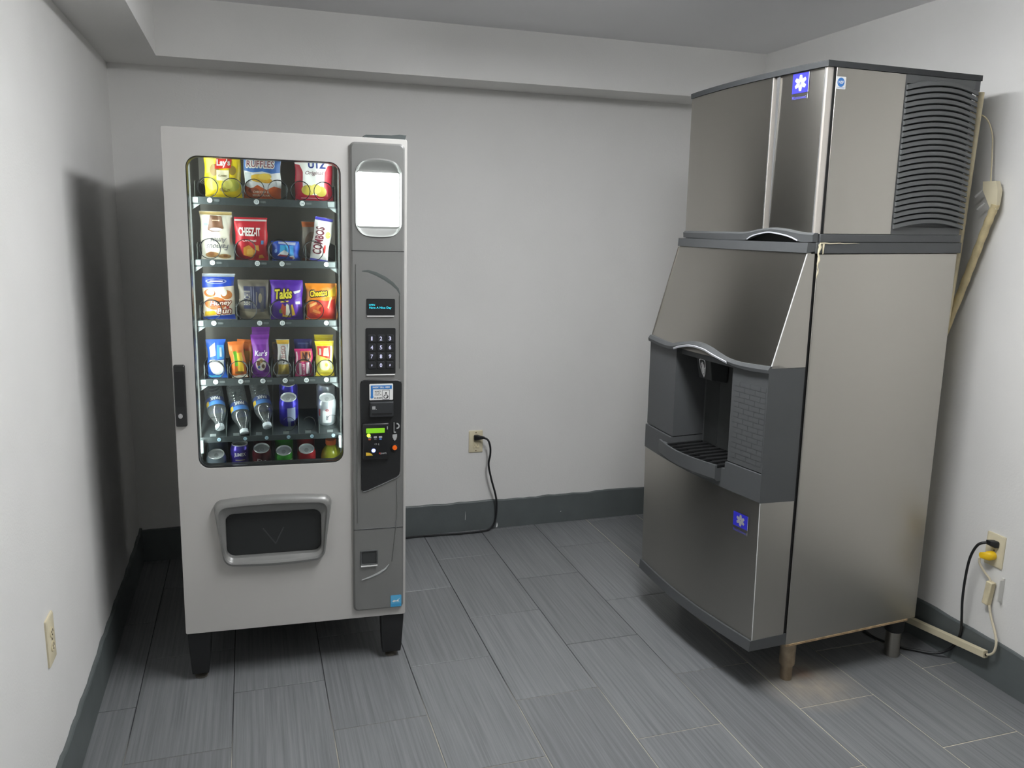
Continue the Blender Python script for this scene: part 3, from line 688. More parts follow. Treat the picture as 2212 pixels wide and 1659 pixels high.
# ------------------------------------------------------------------ snacks
HUE = {}
def pm(c):
    """plain printed film colour, slightly glossy"""
    k = 'film_%d_%d_%d' % c
    return mat(k, rgb(*c), 0.38, spec=0.5)
def snack(name, label, cat, a, z, w, h, T, base, prints, b_=0.165, lean=0.0, flip=False, roll=0.0, seal=0.05, wr=0.0016, seed=1, group=None, waist=0.045):
    M = VM @ Matrix.Translation((a, b_, z)) @ Matrix.Rotation(roll, 4, 'Y') @ Matrix.Rotation(lean, 4, 'X')
    root = empty(name, M); tag(root, label, cat, group)
    rnd = random.Random(seed); ph = [rnd.uniform(0, 6.28) for _ in range(5)]
    def bulge(u, v):
        vv = (v-seal)/(1-2*seal)
        if vv <= 0 or vv >= 1: return 0.0008
        s = (max(0, 1-abs(u)**2.6)**0.75)*(math.sin(PI*vv)**0.5)
        wrk = wr*(math.sin(9*u+ph[0]+4*v)*math.sin(7*v+ph[1]) + 0.6*math.sin(15*u*v+ph[2]+6*v))*s**0.5
        return T*s+wrk+0.0008
    def xs(u, v): return u*w/2*(1-waist*math.sin(PI*min(1, max(0, v)))**0.6) + 0.0015*math.sin(11*v+ph[3])*abs(u)
    def S(u, v, off): return (xs(u, v), -bulge(u, v)-off, v*h)
    def B(u, v): return (xs(u, v), bulge(u, v)*0.9, v*h)
    nu, nv = 18, 22
    mb = MB(); vs = []; fs = []
    for j in range(nv+1):
        for i in range(nu+1): vs.append(S(-1+2*i/nu, j/nv, 0))
    o = len(vs)
    for j in range(nv+1):
        for i in range(nu+1): vs.append(B(-1+2*i/nu, j/nv))
    for j in range(nv):
        for i in range(nu):
            q = j*(nu+1)+i
            fs.append((q, q+1, q+nu+2, q+nu+1)); fs.append((o+q, o+q+nu+1, o+q+nu+2, o+q+1))
    for j in range(nv):
        q = j*(nu+1); fs.append((q, q+nu+1, o+q+nu+1, o+q)); q += nu; fs.append((q, o+q, o+q+nu+1, q+nu+1))
    for i in range(nu):
        fs.append((i, o+i, o+i+1, i+1)); q = nv*(nu+1)+i; fs.append((q, q+1, o+q+1, o+q))
    mb.add(vs, fs); mb.build('pouch', pm(base), root, smooth=60)
    def conform(items, nm):
        mats = []; bm = bmesh.new(); order = []
        for k, it in enumerate(items):
            c = it[1]; pmx = pm(c)
            if pmx not in mats: mats.append(pmx)
            mi = mats.index(pmx)
            off = 0.0006+0.00035*it[2]
            if it[0] == 'poly':
                t = tessellate_polygon([[Vector((p[0], p[1], 0)) for p in it[3]]]); P = it[3]; fcs = t
            else:
                s, cu, cv, tw, th, rot, sh = it[3:10]; bold = it[10] if len(it) > 10 else 0.03
                vs2, fcs, w0, h0 = text2d(s, bold); P = []
                c_, s_ = math.cos(rot), math.sin(rot)
                for x, y in vs2:
                    x = x/w0*tw*w/2; y = y/h0*th*h; x += sh*y
                    X = x*c_-y*s_; Y = x*s_+y*c_
                    P.append((cu+X/(w/2), cv+Y/h))
            bv = [bm.verts.new((p[0]*w/2, off, p[1]*h)) for p in P]
            for f in fcs:
                try: ff = bm.faces.new([bv[q] for q in f]); ff.material_index = mi
                except ValueError: pass
        for _ in range(4):
            lg = [e for e in bm.edges if e.calc_length() > 0.009]
            if not lg: break
            bmesh.ops.subdivide_edges(bm, edges=lg, cuts=1, use_grid_fill=False)
            bmesh.ops.triangulate(bm, faces=[f for f in bm.faces if len(f.verts) > 3])
        for v in bm.verts:
            u = max(-1, min(1, v.co.x/(w/2))); vv = max(0, min(1, v.co.z/h)); v.co = S(u, vv, v.co.y)
        me = bpy.data.meshes.new(nm); bm.to_mesh(me); bm.free()
        for mm in mats: me.materials.append(mm)
        me.polygons.foreach_set('use_smooth', [True]*len(me.polygons))
        ob = bpy.data.objects.new(nm, me); COL.objects.link(ob); ob.parent = root
    art = [p for p in prints if p[0] == 'poly']; txt = [p for p in prints if p[0] == 'text']
    if art: conform(art, 'printed_artwork')
    if txt: conform(txt, 'lettering')
    return root
def RC(u0, u1, v0, v1): return [(u0, v0), (u1, v0), (u1, v1), (u0, v1)]
def EL(cu, cv, ru, rv, n=14, rot=0):
    return [(cu+ru*math.cos(2*PI*k/n)*math.cos(rot)-ru*math.sin(2*PI*k/n)*math.sin(rot)*0.7, cv+rv*math.sin(2*PI*k/n)*math.cos(rot)+rv*math.cos(2*PI*k/n)*math.sin(rot)) for k in range(n)]
def PL(c, l, pts): return ('poly', c, l, pts)
def TX(c, l, s, cu, cv, w, h, rot=0, sh=0, bold=0.03): return ('text', c, l, s, cu, cv, w, h, rot, sh, bold)
def TXB(c, l, s, cu, cv, w, h, rot=0, sh=0, d=0.03):
    k = 0.55
    return [('text', c, l, s, cu+d*math.cos(t), cv+d*k*math.sin(t), w, h, rot, sh, 0.03) for t in [2*PI*q/8 for q in range(8)]]
GSN = 'snack packets hanging in the vending machine'

# row 1
snack('chip_bag', 'bright yellow crisp bag with red banner on the top shelf', 'snack bag', 0.163, DECK[0], 0.118, 0.152, 0.019, (238, 212, 30), [
    PL((226, 196, 20), 0, RC(-0.96, 0.96, 0.06, 0.22)),
    PL((250, 232, 90), 0, [(-0.9, 0.52), (-0.3, 0.6), (-0.2, 0.98), (-0.9, 0.97)]),
    PL((214, 48, 40), 2, [(-0.42, 0.62), (0.46, 0.65), (0.54, 0.87), (-0.30, 0.84)]),
    PL((150, 120, 50), 1, EL(-0.45, 0.60, 0.26, 0.13)), PL((170, 140, 60), 1, EL(0.55, 0.60, 0.20, 0.10)),
    PL((236, 226, 196), 2, RC(-0.32, 0.36, 0.38, 0.60)),
    PL((208, 200, 90), 1, EL(-0.55, 0.30, 0.36, 0.13)), PL((190, 190, 80), 1, EL(0.42, 0.30, 0.50, 0.15)), PL((220, 216, 110), 2, EL(0.30, 0.31, 0.26, 0.10)), PL((150, 130, 40), 1, EL(0.1, 0.19, 0.3, 0.05)),
    TX((250, 250, 248), 4, "Lay's", 0.07, 0.745, 0.74, 0.18, 0.05, 0.1, 0.05), TX((120, 110, 60), 4, 'CLASSIC', 0.02, 0.48, 0.5, 0.04)], seed=2, group=GSN)
snack('chip_bag', 'blue white and orange ridged crisp bag on the top shelf', 'snack bag', 0.289, DECK[0], 0.122, 0.152, 0.019, (240, 242, 246), [
    PL((52, 108, 186), 0, [(-0.99, 0.62), (-0.5, 0.58), (0, 0.61), (0.5, 0.57), (0.99, 0.60), (0.99, 0.99), (-0.99, 0.99)]),
    PL((206, 96, 44), 0, [(-0.99, 0.01), (0.99, 0.01), (0.99, 0.26), (0.6, 0.30), (0.2, 0.22), (-0.3, 0.32), (-0.6, 0.24), (-0.99, 0.30)]),
    PL((232, 190, 60), 1, EL(-0.15, 0.46, 0.55, 0.09, rot=-0.25)), PL((238, 206, 90), 2, EL(0.12, 0.50, 0.38, 0.07, rot=0.3)), PL((226, 170, 50), 1, EL(0.2, 0.42, 0.3, 0.06)),
    PL((196, 206, 214), 1, RC(-0.95, -0.62, 0.38, 0.58)), PL((150, 70, 40), 1, EL(-0.5, 0.2, 0.3, 0.06)),
    *TXB((250, 250, 250), 3, 'RUFFLES', -0.1, 0.765, 1.48, 0.14, 0, 0, 0.05), TX((130, 34, 62), 5, 'RUFFLES', -0.1, 0.765, 1.48, 0.14, 0, 0, 0.01),
    TX((250, 236, 220), 3, 'CHEDDAR &', -0.1, 0.17, 0.85, 0.05), TX((250, 236, 220), 3, 'SOUR CREAM', -0.1, 0.10, 0.9, 0.045)], seed=3, group=GSN)
snack('chip_bag', 'white and crimson crisp bag with blue capitals on the top shelf', 'snack bag', 0.455, DECK[0], 0.128, 0.158, 0.019, (196, 42, 66), [
    PL((246, 246, 246), 0, [(-0.99, 0.99), (-0.99, 0.78), (-0.75, 0.76), (-0.6, 0.62), (-0.58, 0.30), (-0.3, 0.14), (0.3, 0.14), (0.56, 0.30), (0.58, 0.62), (0.75, 0.76), (0.99, 0.78), (0.99, 0.99)]),
    PL((226, 206, 90), 1, EL(-0.30, 0.24, 0.36, 0.11)), PL((236, 220, 120), 2, EL(0.1, 0.27, 0.3, 0.10)), PL((220, 200, 84), 1, EL(0.38, 0.22, 0.3, 0.11)),
    TX((44, 62, 140), 3, 'UTZ', 0.18, 0.77, 0.95, 0.15, 0, 0, 0.06), TX((120, 90, 100), 3, 'Original', 0.0, 0.59, 0.95, 0.10, 0, 0.3, 0.02),
    PL((240, 200, 208), 3, RC(-0.7, 0.5, 0.070, 0.082))], seed=4, group=GSN)
# row 2
snack('cookie_bag', 'cream cookie bag standing upside down with brown crest', 'snack bag', 0.137, DECK[1], 0.104, 0.158, 0.017, (238, 232, 216), [
    PL((196, 170, 110), 0, RC(-0.98, 0.98, 0.93, 0.99)),
    PL((120, 84, 62), 2, [(-0.55, 0.62), (-0.30, 0.58), (0.2, 0.59), (0.45, 0.66), (0.38, 0.74), (0.34, 0.90), (-0.36, 0.92), (-0.45, 0.80)]),
    PL((246, 244, 238), 3, EL(-0.02, 0.63, 0.40, 0.035)), PL((120, 150, 190), 3, EL(-0.66, 0.73, 0.13, 0.03)),
    PL((176, 130, 80), 1, EL(-0.3, 0.10, 0.45, 0.06)), PL((150, 100, 60), 2, EL(-0.38, 0.12, 0.2, 0.045)), PL((190, 150, 96), 1, EL(0.45, 0.07, 0.4, 0.05)), PL((150, 100, 60), 2, EL(0.5, 0.08, 0.14, 0.03)),
    TX((96, 96, 110), 4, 'Famous', 0.0, 0.26, 1.35, 0.12, PI, 0.35, 0.0), TX((96, 96, 110), 4, 'Amos', 0.1, 0.40, 1.0, 0.11, PI, 0.35, 0.0), PL((214, 190, 160), 5, RC(-0.25, 0.22, 0.805, 0.825))], seed=5, group=GSN)
snack('cracker_bag', 'red cheese cracker bag with white band along its top', 'snack bag', 0.247, DECK[1], 0.108, 0.142, 0.017, (200, 30, 48), [
    PL((244, 240, 240), 1, RC(-0.97, 0.97, 0.915, 0.955)),
    PL((232, 160, 60), 2, [(-0.5, 0.12), (0.1, 0.06), (0.25, 0.22), (-0.15, 0.36), (-0.48, 0.30)]), PL((244, 190, 90), 3, [(-0.3, 0.14), (0.12, 0.12), (0.05, 0.28), (-0.25, 0.26)]), PL((236, 170, 70), 2, [(0.4, 0.04), (0.75, 0.06), (0.65, 0.14), (0.45, 0.12)]), PL((236, 176, 80), 2, [(0.2, 0.26), (0.5, 0.22), (0.45, 0.36), (0.25, 0.36)]),
    PL((90, 150, 210), 2, RC(0.6, 0.76, 0.38, 0.47)),
    TX((250, 250, 246), 4, 'CHEEZ-IT', -0.1, 0.67, 1.35, 0.20, 0.0, 0, 0.05), TX((250, 246, 240), 4, 'Original', -0.12, 0.46, 0.85, 0.07)], seed=6, lean=0.04, group=GSN)
snack('cake_packet', 'low blue wrapped cake packet lying beside the red cracker bag', 'snack packet', 0.358, DECK[1], 0.094, 0.066, 0.022, (34, 82, 196), [
    PL((60, 170, 226), 1, [(-0.45, 0.35), (0.2, 0.35), (0.15, 0.80), (-0.40, 0.80)]), PL((70, 160, 230), 1, [(0.28, 0.25), (0.6, 0.25), (0.55, 0.78), (0.3, 0.78)]), PL((190, 196, 226), 2, [(-0.5, 0.86), (0.7, 0.80), (0.75, 0.94), (-0.5, 0.97)]),
    PL((244, 246, 250), 2, [(-0.62, 0.26), (-0.4, 0.42), (-0.1, 0.56), (0.2, 0.42), (0.2, 0.26)]), PL((244, 246, 250), 2, [(0.25, 0.24), (0.55, 0.28), (0.66, 0.12), (0.5, 0.06)]),
    PL((170, 50, 70), 3, [(-0.58, 0.24), (-0.4, 0.33), (0.15, 0.28), (0.15, 0.20), (-0.3, 0.22)]), PL((180, 60, 70), 3, [(0.26, 0.20), (0.52, 0.17), (0.5, 0.11), (0.28, 0.14)]), PL((120, 170, 236), 2, EL(-0.72, 0.50, 0.10, 0.10))], seed=7, group=GSN)
def combos(name, label, a, b_, roll, lean, seed):
    return snack(name, label, 'snack bag', a, DECK[1], 0.062, 0.150, 0.014, (240, 238, 236), [
        PL((74, 70, 190), 1, RC(-0.98, 0.98, 0.93, 0.995)), PL((60, 60, 150), 1, RC(-0.98, 0.98, 0.0, 0.05)), PL((232, 200, 70), 1, EL(0.6, 0.62, 0.28, 0.08)), PL((206, 214, 232), 1, EL(0.3, 0.8, 0.3, 0.06)), PL((196, 60, 60), 1, EL(0.5, 0.3, 0.14, 0.1)),
        TX((110, 30, 50), 3, 'COMBOS', -0.30, 0.47, 3.0, 0.30*0.7, PI/2, 0, 0.03)], b_=b_, roll=roll, lean=lean, seed=seed, group=GSN)
snack('pretzel_bag', 'clear and orange pretzel packet half hidden behind the leaning white one', 'snack bag', 0.447, DECK[1], 0.07, 0.134, 0.013, (150, 140, 130), [
    PL((186, 96, 44), 1, RC(-0.97, 0.97, 0.86, 0.99)), PL((186, 96, 44), 1, RC(-0.97, 0.97, 0.0, 0.06)), PL((120, 96, 80), 1, EL(0, 0.45, 0.7, 0.3))], b_=0.20, seed=9, group=GSN)
combos('pretzel_bag', 'white pretzel packet leaning sideways with dark red upright name', 0.466, 0.160, math.radians(9), 0.0, 10)
# row 3
snack('honey_bun_packet', 'blue and white pastry packet with orange script', 'snack packet', 0.136, DECK[2], 0.106, 0.156, 0.018, (240, 226, 206), [
    PL((36, 72, 182), 1, [(-0.99, 0.69), (0.99, 0.74), (0.99, 0.93), (-0.99, 0.93)]), PL((180, 190, 205), 0, RC(-0.99, 0.99, 0.93, 0.995)), PL((40, 76, 180), 1, [(-0.99, 0.01), (0.99, 0.01), (0.99, 0.12), (0.2, 0.10), (-0.99, 0.06)]),
    PL((206, 120, 60), 1, EL(-0.2, 0.36, 0.7, 0.14)), PL((196, 110, 50), 1, EL(-0.55, 0.58, 0.36, 0.09)), PL((196, 120, 60), 1, EL(0.5, 0.55, 0.36, 0.1)), PL((246, 240, 228), 2, EL(-0.5, 0.60, 0.26, 0.06)), PL((246, 240, 228), 2, EL(0.35, 0.60, 0.2, 0.08)), PL((236, 190, 40), 2, [(-0.9, 0.08), (-0.1, 0.12), (-0.3, 0.2), (-0.85, 0.18)]), PL((196, 40, 40), 2, EL(0.55, 0.29, 0.1, 0.04)),
    PL((150, 160, 210), 2, EL(-0.12, 0.835, 0.66, 0.055, 18)), PL((36, 60, 160), 3, EL(-0.12, 0.838, 0.56, 0.040, 18)), PL((236, 226, 236), 4, [(-0.55, 0.82), (0.28, 0.825), (0.32, 0.85), (-0.45, 0.848)]), *TXB((150, 60, 30), 3, 'Honey', 0.12, 0.36, 1.3, 0.13, 0.06, 0.25, 0.045), TX((250, 240, 224), 5, 'Honey', 0.12, 0.36, 1.3, 0.13, 0.06, 0.25, 0.03), *TXB((150, 60, 30), 3, 'Bun', 0.35, 0.20, 0.9, 0.12, 0.06, 0.25, 0.045), TX((250, 240, 224), 5, 'Bun', 0.35, 0.20, 0.9, 0.12, 0.06, 0.25, 0.03)], seed=11, group=GSN)
snack('ramen_packet', 'grey brown packet with navy sideways lettering', 'snack packet', 0.2495, DECK[2], 0.102, 0.136, 0.014, (122, 114, 102), [
    PL((58, 62, 96), 1, RC(-0.66, 0.80, 0.28, 0.84)), PL((150, 140, 120), 1, [(-0.97, 0.02), (0.97, 0.02), (0.9, 0.22), (0.2, 0.18), (-0.97, 0.24)]), PL((92, 90, 98), 2, RC(0.42, 0.66, 0.2, 0.8)),
    TX((176, 172, 160), 3, 'BEACH II', -0.45, 0.55, 0.95, 0.16, PI/2, 0, 0.04), PL((120, 122, 138), 3, RC(-0.2, -0.14, 0.28, 0.82)), PL((120, 122, 138), 3, RC(-0.04, 0.02, 0.30, 0.84)), PL((122, 116, 112), 3, RC(0.14, 0.22, 0.36, 0.70)), PL((150, 140, 120), 3, EL(0.42, 0.55, 0.12, 0.12))], seed=12, group=GSN)
snack('chip_bag', 'purple rolled crisp bag with yellow slanted name', 'snack bag', 0.358, DECK[2], 0.110, 0.136, 0.018, (92, 40, 176), [
    PL((120, 60, 200), 0, [(0.2, 0.1), (0.95, 0.05), (0.95, 0.6), (0.5, 0.5)]), PL((236, 196, 70), 1, [(-0.3, 0.08), (0.25, 0.05), (0.1, 0.36), (-0.25, 0.34)]), PL((200, 80, 60), 2, [(-0.45, 0.22), (-0.15, 0.1), (0.0, 0.3), (-0.3, 0.42)]), PL((240, 236, 220), 3, [(-0.1, 0.12), (0.2, 0.1), (0.1, 0.4), (-0.05, 0.4)]), PL((110, 170, 60), 2, EL(-0.4, 0.22, 0.12, 0.06)), PL((236, 190, 60), 2, [(0.3, 0.1), (0.5, 0.12), (0.35, 0.4), (0.25, 0.38)]), PL((240, 238, 246), 2, RC(0.55, 0.85, 0.40, 0.47)), PL((236, 230, 246), 2, [(0.4, 0.72), (0.85, 0.76), (0.8, 0.70), (0.5, 0.66)]),
    *TXB((50, 26, 40), 3, 'Takis', -0.22, 0.66, 1.1, 0.25, 0.08, 0.1, 0.05), TX((236, 222, 60), 5, 'Takis', -0.22, 0.66, 1.1, 0.25, 0.08, 0.1, 0.04), PL((236, 214, 60), 3, [(-0.4, 0.44), (0.12, 0.47), (0.10, 0.49), (-0.38, 0.475)])], seed=13, group=GSN)
snack('chip_bag', 'orange and red cheese puff bag', 'snack bag', 0.4745, DECK[2], 0.108, 0.126, 0.018, (236, 140, 30), [
    PL((204, 50, 40), 1, [(-0.97, 0.02), (0.97, 0.02), (0.9, 0.58), (0.3, 0.52), (-0.3, 0.56), (-0.9, 0.40)]), PL((246, 196, 40), 1, [(0.2, 0.62), (0.9, 0.66), (0.95, 0.95), (0.45, 0.8)]), PL((226, 96, 50), 2, [(-0.8, 0.20), (-0.35, 0.12), (-0.15, 0.22), (-0.25, 0.46), (-0.6, 0.50), (-0.85, 0.38)]), PL((240, 150, 80), 3, [(-0.62, 0.22), (-0.12, 0.16), (-0.06, 0.22), (-0.55, 0.30)]), PL((246, 180, 110), 4, [(-0.75, 0.34), (-0.3, 0.44), (-0.34, 0.50), (-0.78, 0.42)]), PL((236, 130, 60), 4, [(-0.3, 0.28), (0.06, 0.40), (0.02, 0.46), (-0.36, 0.34)]), PL((246, 220, 150), 2, [(0.45, 0.3), (0.7, 0.62), (0.62, 0.64), (0.38, 0.34)]),
    *TXB((40, 40, 40), 3, 'Cheetos', -0.2, 0.74, 1.14, 0.17, 0.1, 0.1, 0.055), TX((250, 206, 40), 5, 'Cheetos', -0.2, 0.74, 1.14, 0.17, 0.1, 0.1, 0.04)], seed=14, group=GSN)
# row 4
snack('marshmallow_bar', 'blue and white marshmallow bar with a white heart', 'snack bar', 0.121, DECK[3], 0.066, 0.134, 0.015, (40, 96, 200), [
    PL((232, 240, 248), 1, [(-0.7, 0.55), (-0.05, 0.60), (-0.1, 0.92), (-0.7, 0.80)]), PL((70, 150, 226), 1, RC(0.1, 0.85, 0.5, 0.86)), PL((80, 190, 230), 1, RC(-0.9, 0.4, 0.02, 0.08)), PL((246, 248, 250), 2, EL(0.05, 0.28, 0.72, 0.20)), PL((246, 248, 250), 2, EL(-0.25, 0.40, 0.4, 0.09)), PL((226, 236, 246), 1, RC(-0.75, 0.85, 0.30, 0.48)),
    PL((206, 230, 246), 4, RC(0.38, 0.6, 0.56, 0.80))], seed=15, waist=0.12, seal=0.07, group=GSN)
def orangebar(label, a, b_, roll, seed):
    return snack('peanut_bar', label, 'snack bar', a, DECK[3], 0.056, 0.128, 0.013, (222, 116, 44), [
        PL((240, 196, 50), 1, RC(-0.1, 0.7, 0.18, 0.70)), PL((110, 190, 50), 2, RC(-0.45, 0.0, 0.34, 0.74)), PL((244, 240, 226), 1, RC(-0.95, 0.95, 0.01, 0.09)), PL((140, 100, 40), 2, EL(0.0, 0.16, 0.5, 0.04)), PL((236, 130, 60), 1, RC(-0.9, 0.9, 0.76, 0.93))], b_=b_, roll=roll, seed=seed, waist=0.16, seal=0.07, group=GSN)
orangebar('orange peanut bar with green and yellow stripe tilted in its coil', 0.196, 0.155, math.radians(-5), 16)
orangebar('orange peanut bar standing behind the tilted one', 0.206, 0.20, math.radians(4), 17)
def purplemix(label, b_, dz, seed):
    return snack('trail_mix_bag', label, 'snack bag', 0.266, DECK[3], 0.064, 0.150+dz, 0.013, (132, 50, 170), [
        PL((150, 70, 190), 1, RC(-0.95, 0.95, 0.78, 0.9)), PL((226, 216, 206), 1, EL(0.05, 0.32, 0.62, 0.16)), PL((120, 80, 50), 2, EL(-0.25, 0.34, 0.22, 0.06)), PL((50, 90, 160), 2, EL(-0.2, 0.25, 0.14, 0.035)), PL((90, 60, 40), 2, EL(0.3, 0.27, 0.2, 0.05)), PL((190, 150, 90), 2, EL(0.1, 0.40, 0.2, 0.05)), PL((160, 60, 200), 1, RC(-0.95, 0.95, 0.02, 0.12)),
        TX((246, 240, 250), 4, "Kar's", 0.05, 0.58, 1.5, 0.13, 0.0, 0.15, 0.04)], b_=b_, seed=seed, waist=0.16, seal=0.08, group=GSN)
purplemix('purple trail mix bag with white script', 0.158, 0.0, 18)
purplemix('purple trail mix bag standing behind the front one, only its top showing', 0.205, 0.022, 19)
snack('candy_roll', 'silver and gold candy roll with red sideways letters', 'candy', 0.341, DECK[3], 0.048, 0.132, 0.014, (206, 204, 200), [
    PL((226, 180, 60), 1, RC(-0.95, 0.95, 0.88, 0.98)), PL((200, 170, 70), 1, RC(-0.9, 0.9, 0.06, 0.34)), PL((226, 200, 110), 2, RC(-0.4, 0.3, 0.06, 0.34)), PL((170, 172, 176), 1, RC(0.4, 0.85, 0.34, 0.86)),
    TX((150, 60, 60), 3, 'OSHE', 0.0, 0.66, 1.9, 0.14, -PI/2, 0, 0.0), TX((70, 70, 80), 3, 'n', 0.1, 0.43, 0.5, 0.06, -PI/2, 0, 0.02)], seed=20, waist=0.22, seal=0.09, group=GSN)
snack('candy_roll', 'dull gold candy roll tucked behind the silver one', 'candy', 0.322, DECK[3], 0.036, 0.118, 0.012, (150, 126, 60), [PL((120, 110, 100), 1, RC(-0.9, 0.9, 0.4, 0.95))], b_=0.195, seed=21, group=GSN)
snack('bakery_packet', 'pink bakery packet with dark capitals and striped pattern', 'snack packet', 0.4105, DECK[3], 0.062, 0.098, 0.013, (206, 44, 120), [
    PL((206, 120, 70), 1, RC(-0.35, 0.85, 0.55, 0.92)), PL((246, 226, 236), 2, RC(0.25, 0.65, 0.10, 0.52)), PL((246, 226, 236), 2, RC(-0.55, -0.25, 0.06, 0.50)), PL((246, 226, 236), 2, RC(-0.15, 0.12, 0.06, 0.46)), PL((250, 220, 230), 2, RC(-0.85, -0.7, 0.5, 0.9)),
    TX((70, 30, 30), 4, 'NU', 0.3, 0.74, 0.9, 0.30, 0, 0, 0.06), TX((196, 44, 110), 4, 'BAKERY', -0.02, 0.28, 1.1, 0.16, PI/2)], seed=22, group=GSN)
snack('bakery_packet', 'navy packet standing behind the pink bakery packet', 'snack packet', 0.411, DECK[3], 0.064, 0.128, 0.012, (38, 44, 110), [PL((90, 100, 150), 1, RC(-0.6, 0.6, 0.86, 0.9))], b_=0.20, seed=23, group=GSN)
def yellowbar(label, b_, h, seed):
    return snack('peanut_bar', label, 'snack bar', 0.4825, DECK[3], 0.068, h, 0.014, (240, 224, 90), [
        PL((240, 214, 30), 1, RC(-0.96, 0.96, 0.88, 0.98)), PL((240, 214, 30), 1, RC(-0.96, 0.96, 0.02, 0.10)), PL((206, 60, 50), 1, [(-0.85, 0.62), (0.6, 0.50), (0.6, 0.86), (-0.85, 0.86)]), PL((240, 220, 180), 2, [(-0.2, 0.6), (0.5, 0.58), (0.35, 0.82), (-0.1, 0.8)]), PL((246, 244, 220), 2, [(0.62, 0.2), (0.85, 0.2), (0.85, 0.86), (0.62, 0.86)]), PL((232, 238, 190), 2, EL(0.0, 0.32, 0.62, 0.15)), PL((240, 200, 60), 3, EL(0.2, 0.34, 0.16, 0.06)),
        PL((250, 246, 240), 4, RC(-0.66, -0.42, 0.62, 0.80))], b_=b_, seed=seed, waist=0.14, seal=0.08, group=GSN)
yellowbar('yellow snack bar with red and white panel', 0.158, 0.126, 24)
yellowbar('yellow snack bar standing behind the red panelled one, only its top showing', 0.205, 0.142, 25)

# ------------------------------------------------------------------ cans and bottles
CANL = mat('can_lid', rgb(214, 218, 222), 0.35, metal=0.35); TAB = mat('can_tab', rgb(176, 180, 184), 0.35, metal=0.3)
def arc_patch(mb, R, a0, a1, z0, z1, m, n=10):
    vs = []; fs = []
    for k in range(n+1):
        t = a0+(a1-a0)*k/n
        vs += [(R*math.sin(t), -R*math.cos(t), z0), (R*math.sin(t), -R*math.cos(t), z1)]
    for k in range(n): fs.append((2*k, 2*k+2, 2*k+3, 2*k+1))
    mb.add(vs, fs, m)
def can(label, a, bt, zt, col, prints, tilt=SL+0.02, R=0.0325, H=0.122, turn=0.0, group='drink cans in the vending machine'):
    """lid centre at local (a, bt, zt)"""
    M = VM @ Matrix.Translation((a, bt, zt)) @ Matrix.Rotation(tilt, 4, 'X') @ Matrix.Rotation(turn, 4, 'Z') @ Matrix.Translation((0, 0, -H))
    root = empty('drink_can', M); tag(root, label, 'can', group)
    mb = MB(); mb.lathe([(0.022, 0.0), (0.025, 0.001), (R, 0.012), (R, H-0.020), (R-0.001, H-0.017), (0.0268, H-0.004)], 28, caps=False)
    mb.add([(0.022*math.cos(2*PI*k/28), 0.022*math.sin(2*PI*k/28), 0.0) for k in range(28)], [tuple(range(28))])
    mb.build('can_body', mat('can_%d_%d_%d' % col, rgb(*col), 0.3, metal=0.55), root)
    mb = MB(); mb.lathe([(0.0268, H-0.004), (0.0272, H-0.001), (0.0262, H), (0.0250, H-0.001), (0.0240, H-0.0055), (0.004, H-0.0058)], 28, caps=False)
    mb.add([(0.004*math.cos(2*PI*k/28), 0.004*math.sin(2*PI*k/28), H-0.0058) for k in range(28)], [tuple(range(28))])
    lid = mb.build('can_lid', CANL, root)
    mb = MB(); mb.loft([[(x, y-0.001, H-0.0055) for x, y in ell(0, -0.003, 0.0075, 0.011, 14)], [(x, y-0.001, H-0.0040) for x, y in ell(0, -0.003, 0.007, 0.0105, 14)]], False, True)
    mb.build('pull_tab', TAB, lid)
    if prints:
        mats = []; mb = MB()
        for it in prints:
            mm = pm(it[1])
            if mm not in mats: mats.append(mm)
            mi = mats.index(mm)
            if it[0] == 'band': arc_patch(mb, R+0.0003+0.0002*it[2], it[3], it[4], it[5]*H, it[6]*H, mi)
            else:
                _, _, l, s, t0, zc_, w_, h_, rot, bold = it
                Rr = R+0.0005+0.0002*l
                put_text(mb, s, lambda x, y: (Rr*math.sin(t0+x/Rr), -Rr*math.cos(t0+x/Rr), zc_*H+y), w_, h_, mi, rot=rot, bold=bold)
        mb.build('can_print', mats, root)
    return root
def shift(a, bt, zt, back):   # same slot, one place further up the slope
    return a, bt+back, zt+back*math.tan(SL)
c = (0.3557, 0.13, 0.980)
can('purple blue can with silver diagonal panel on the sloping drink shelf', *c, (52, 44, 176), [('band', (150, 160, 190), 0, -0.15, 0.75, 0.3, 0.78), ('band', (120, 130, 170), 1, -0.1, 0.2, 0.1, 0.3)])
can('purple blue can in the second place on the sloping drink shelf', *shift(*c, 0.085), (52, 44, 176), [])
c = (0.4869, 0.13, 0.975)
can('silver white can with small red mark on the sloping drink shelf', *c, (206, 214, 222), [('band', (236, 240, 244), 0, -0.5, 0.5, 0.25, 0.7), ('text', (200, 50, 60), 2, 'O', 0.0, 0.72, 0.012, 0.010, 0, 0.05), ('band', (150, 152, 160), 1, -0.12, 0.12, 0.36, 0.52), ('band', (180, 80, 90), 1, -1.0, -0.8, 0.45, 0.7)])
can('silver white can in the second place on the sloping drink shelf', *shift(*c, 0.085), (206, 214, 222), [])
c = (0.1099, 0.13, 0.785)
can('pale blue and silver can in the bottom drink row', *c, (150, 166, 180), [('band', (74, 132, 190), 0, -0.1, 1.3, 0.45, 0.80), ('band', (200, 210, 216), 0, -1.3, -0.2, 0.2, 0.7)])
can('pale blue and silver can in the second place of the bottom drink row', *shift(*c, 0.085), (150, 166, 180), [])
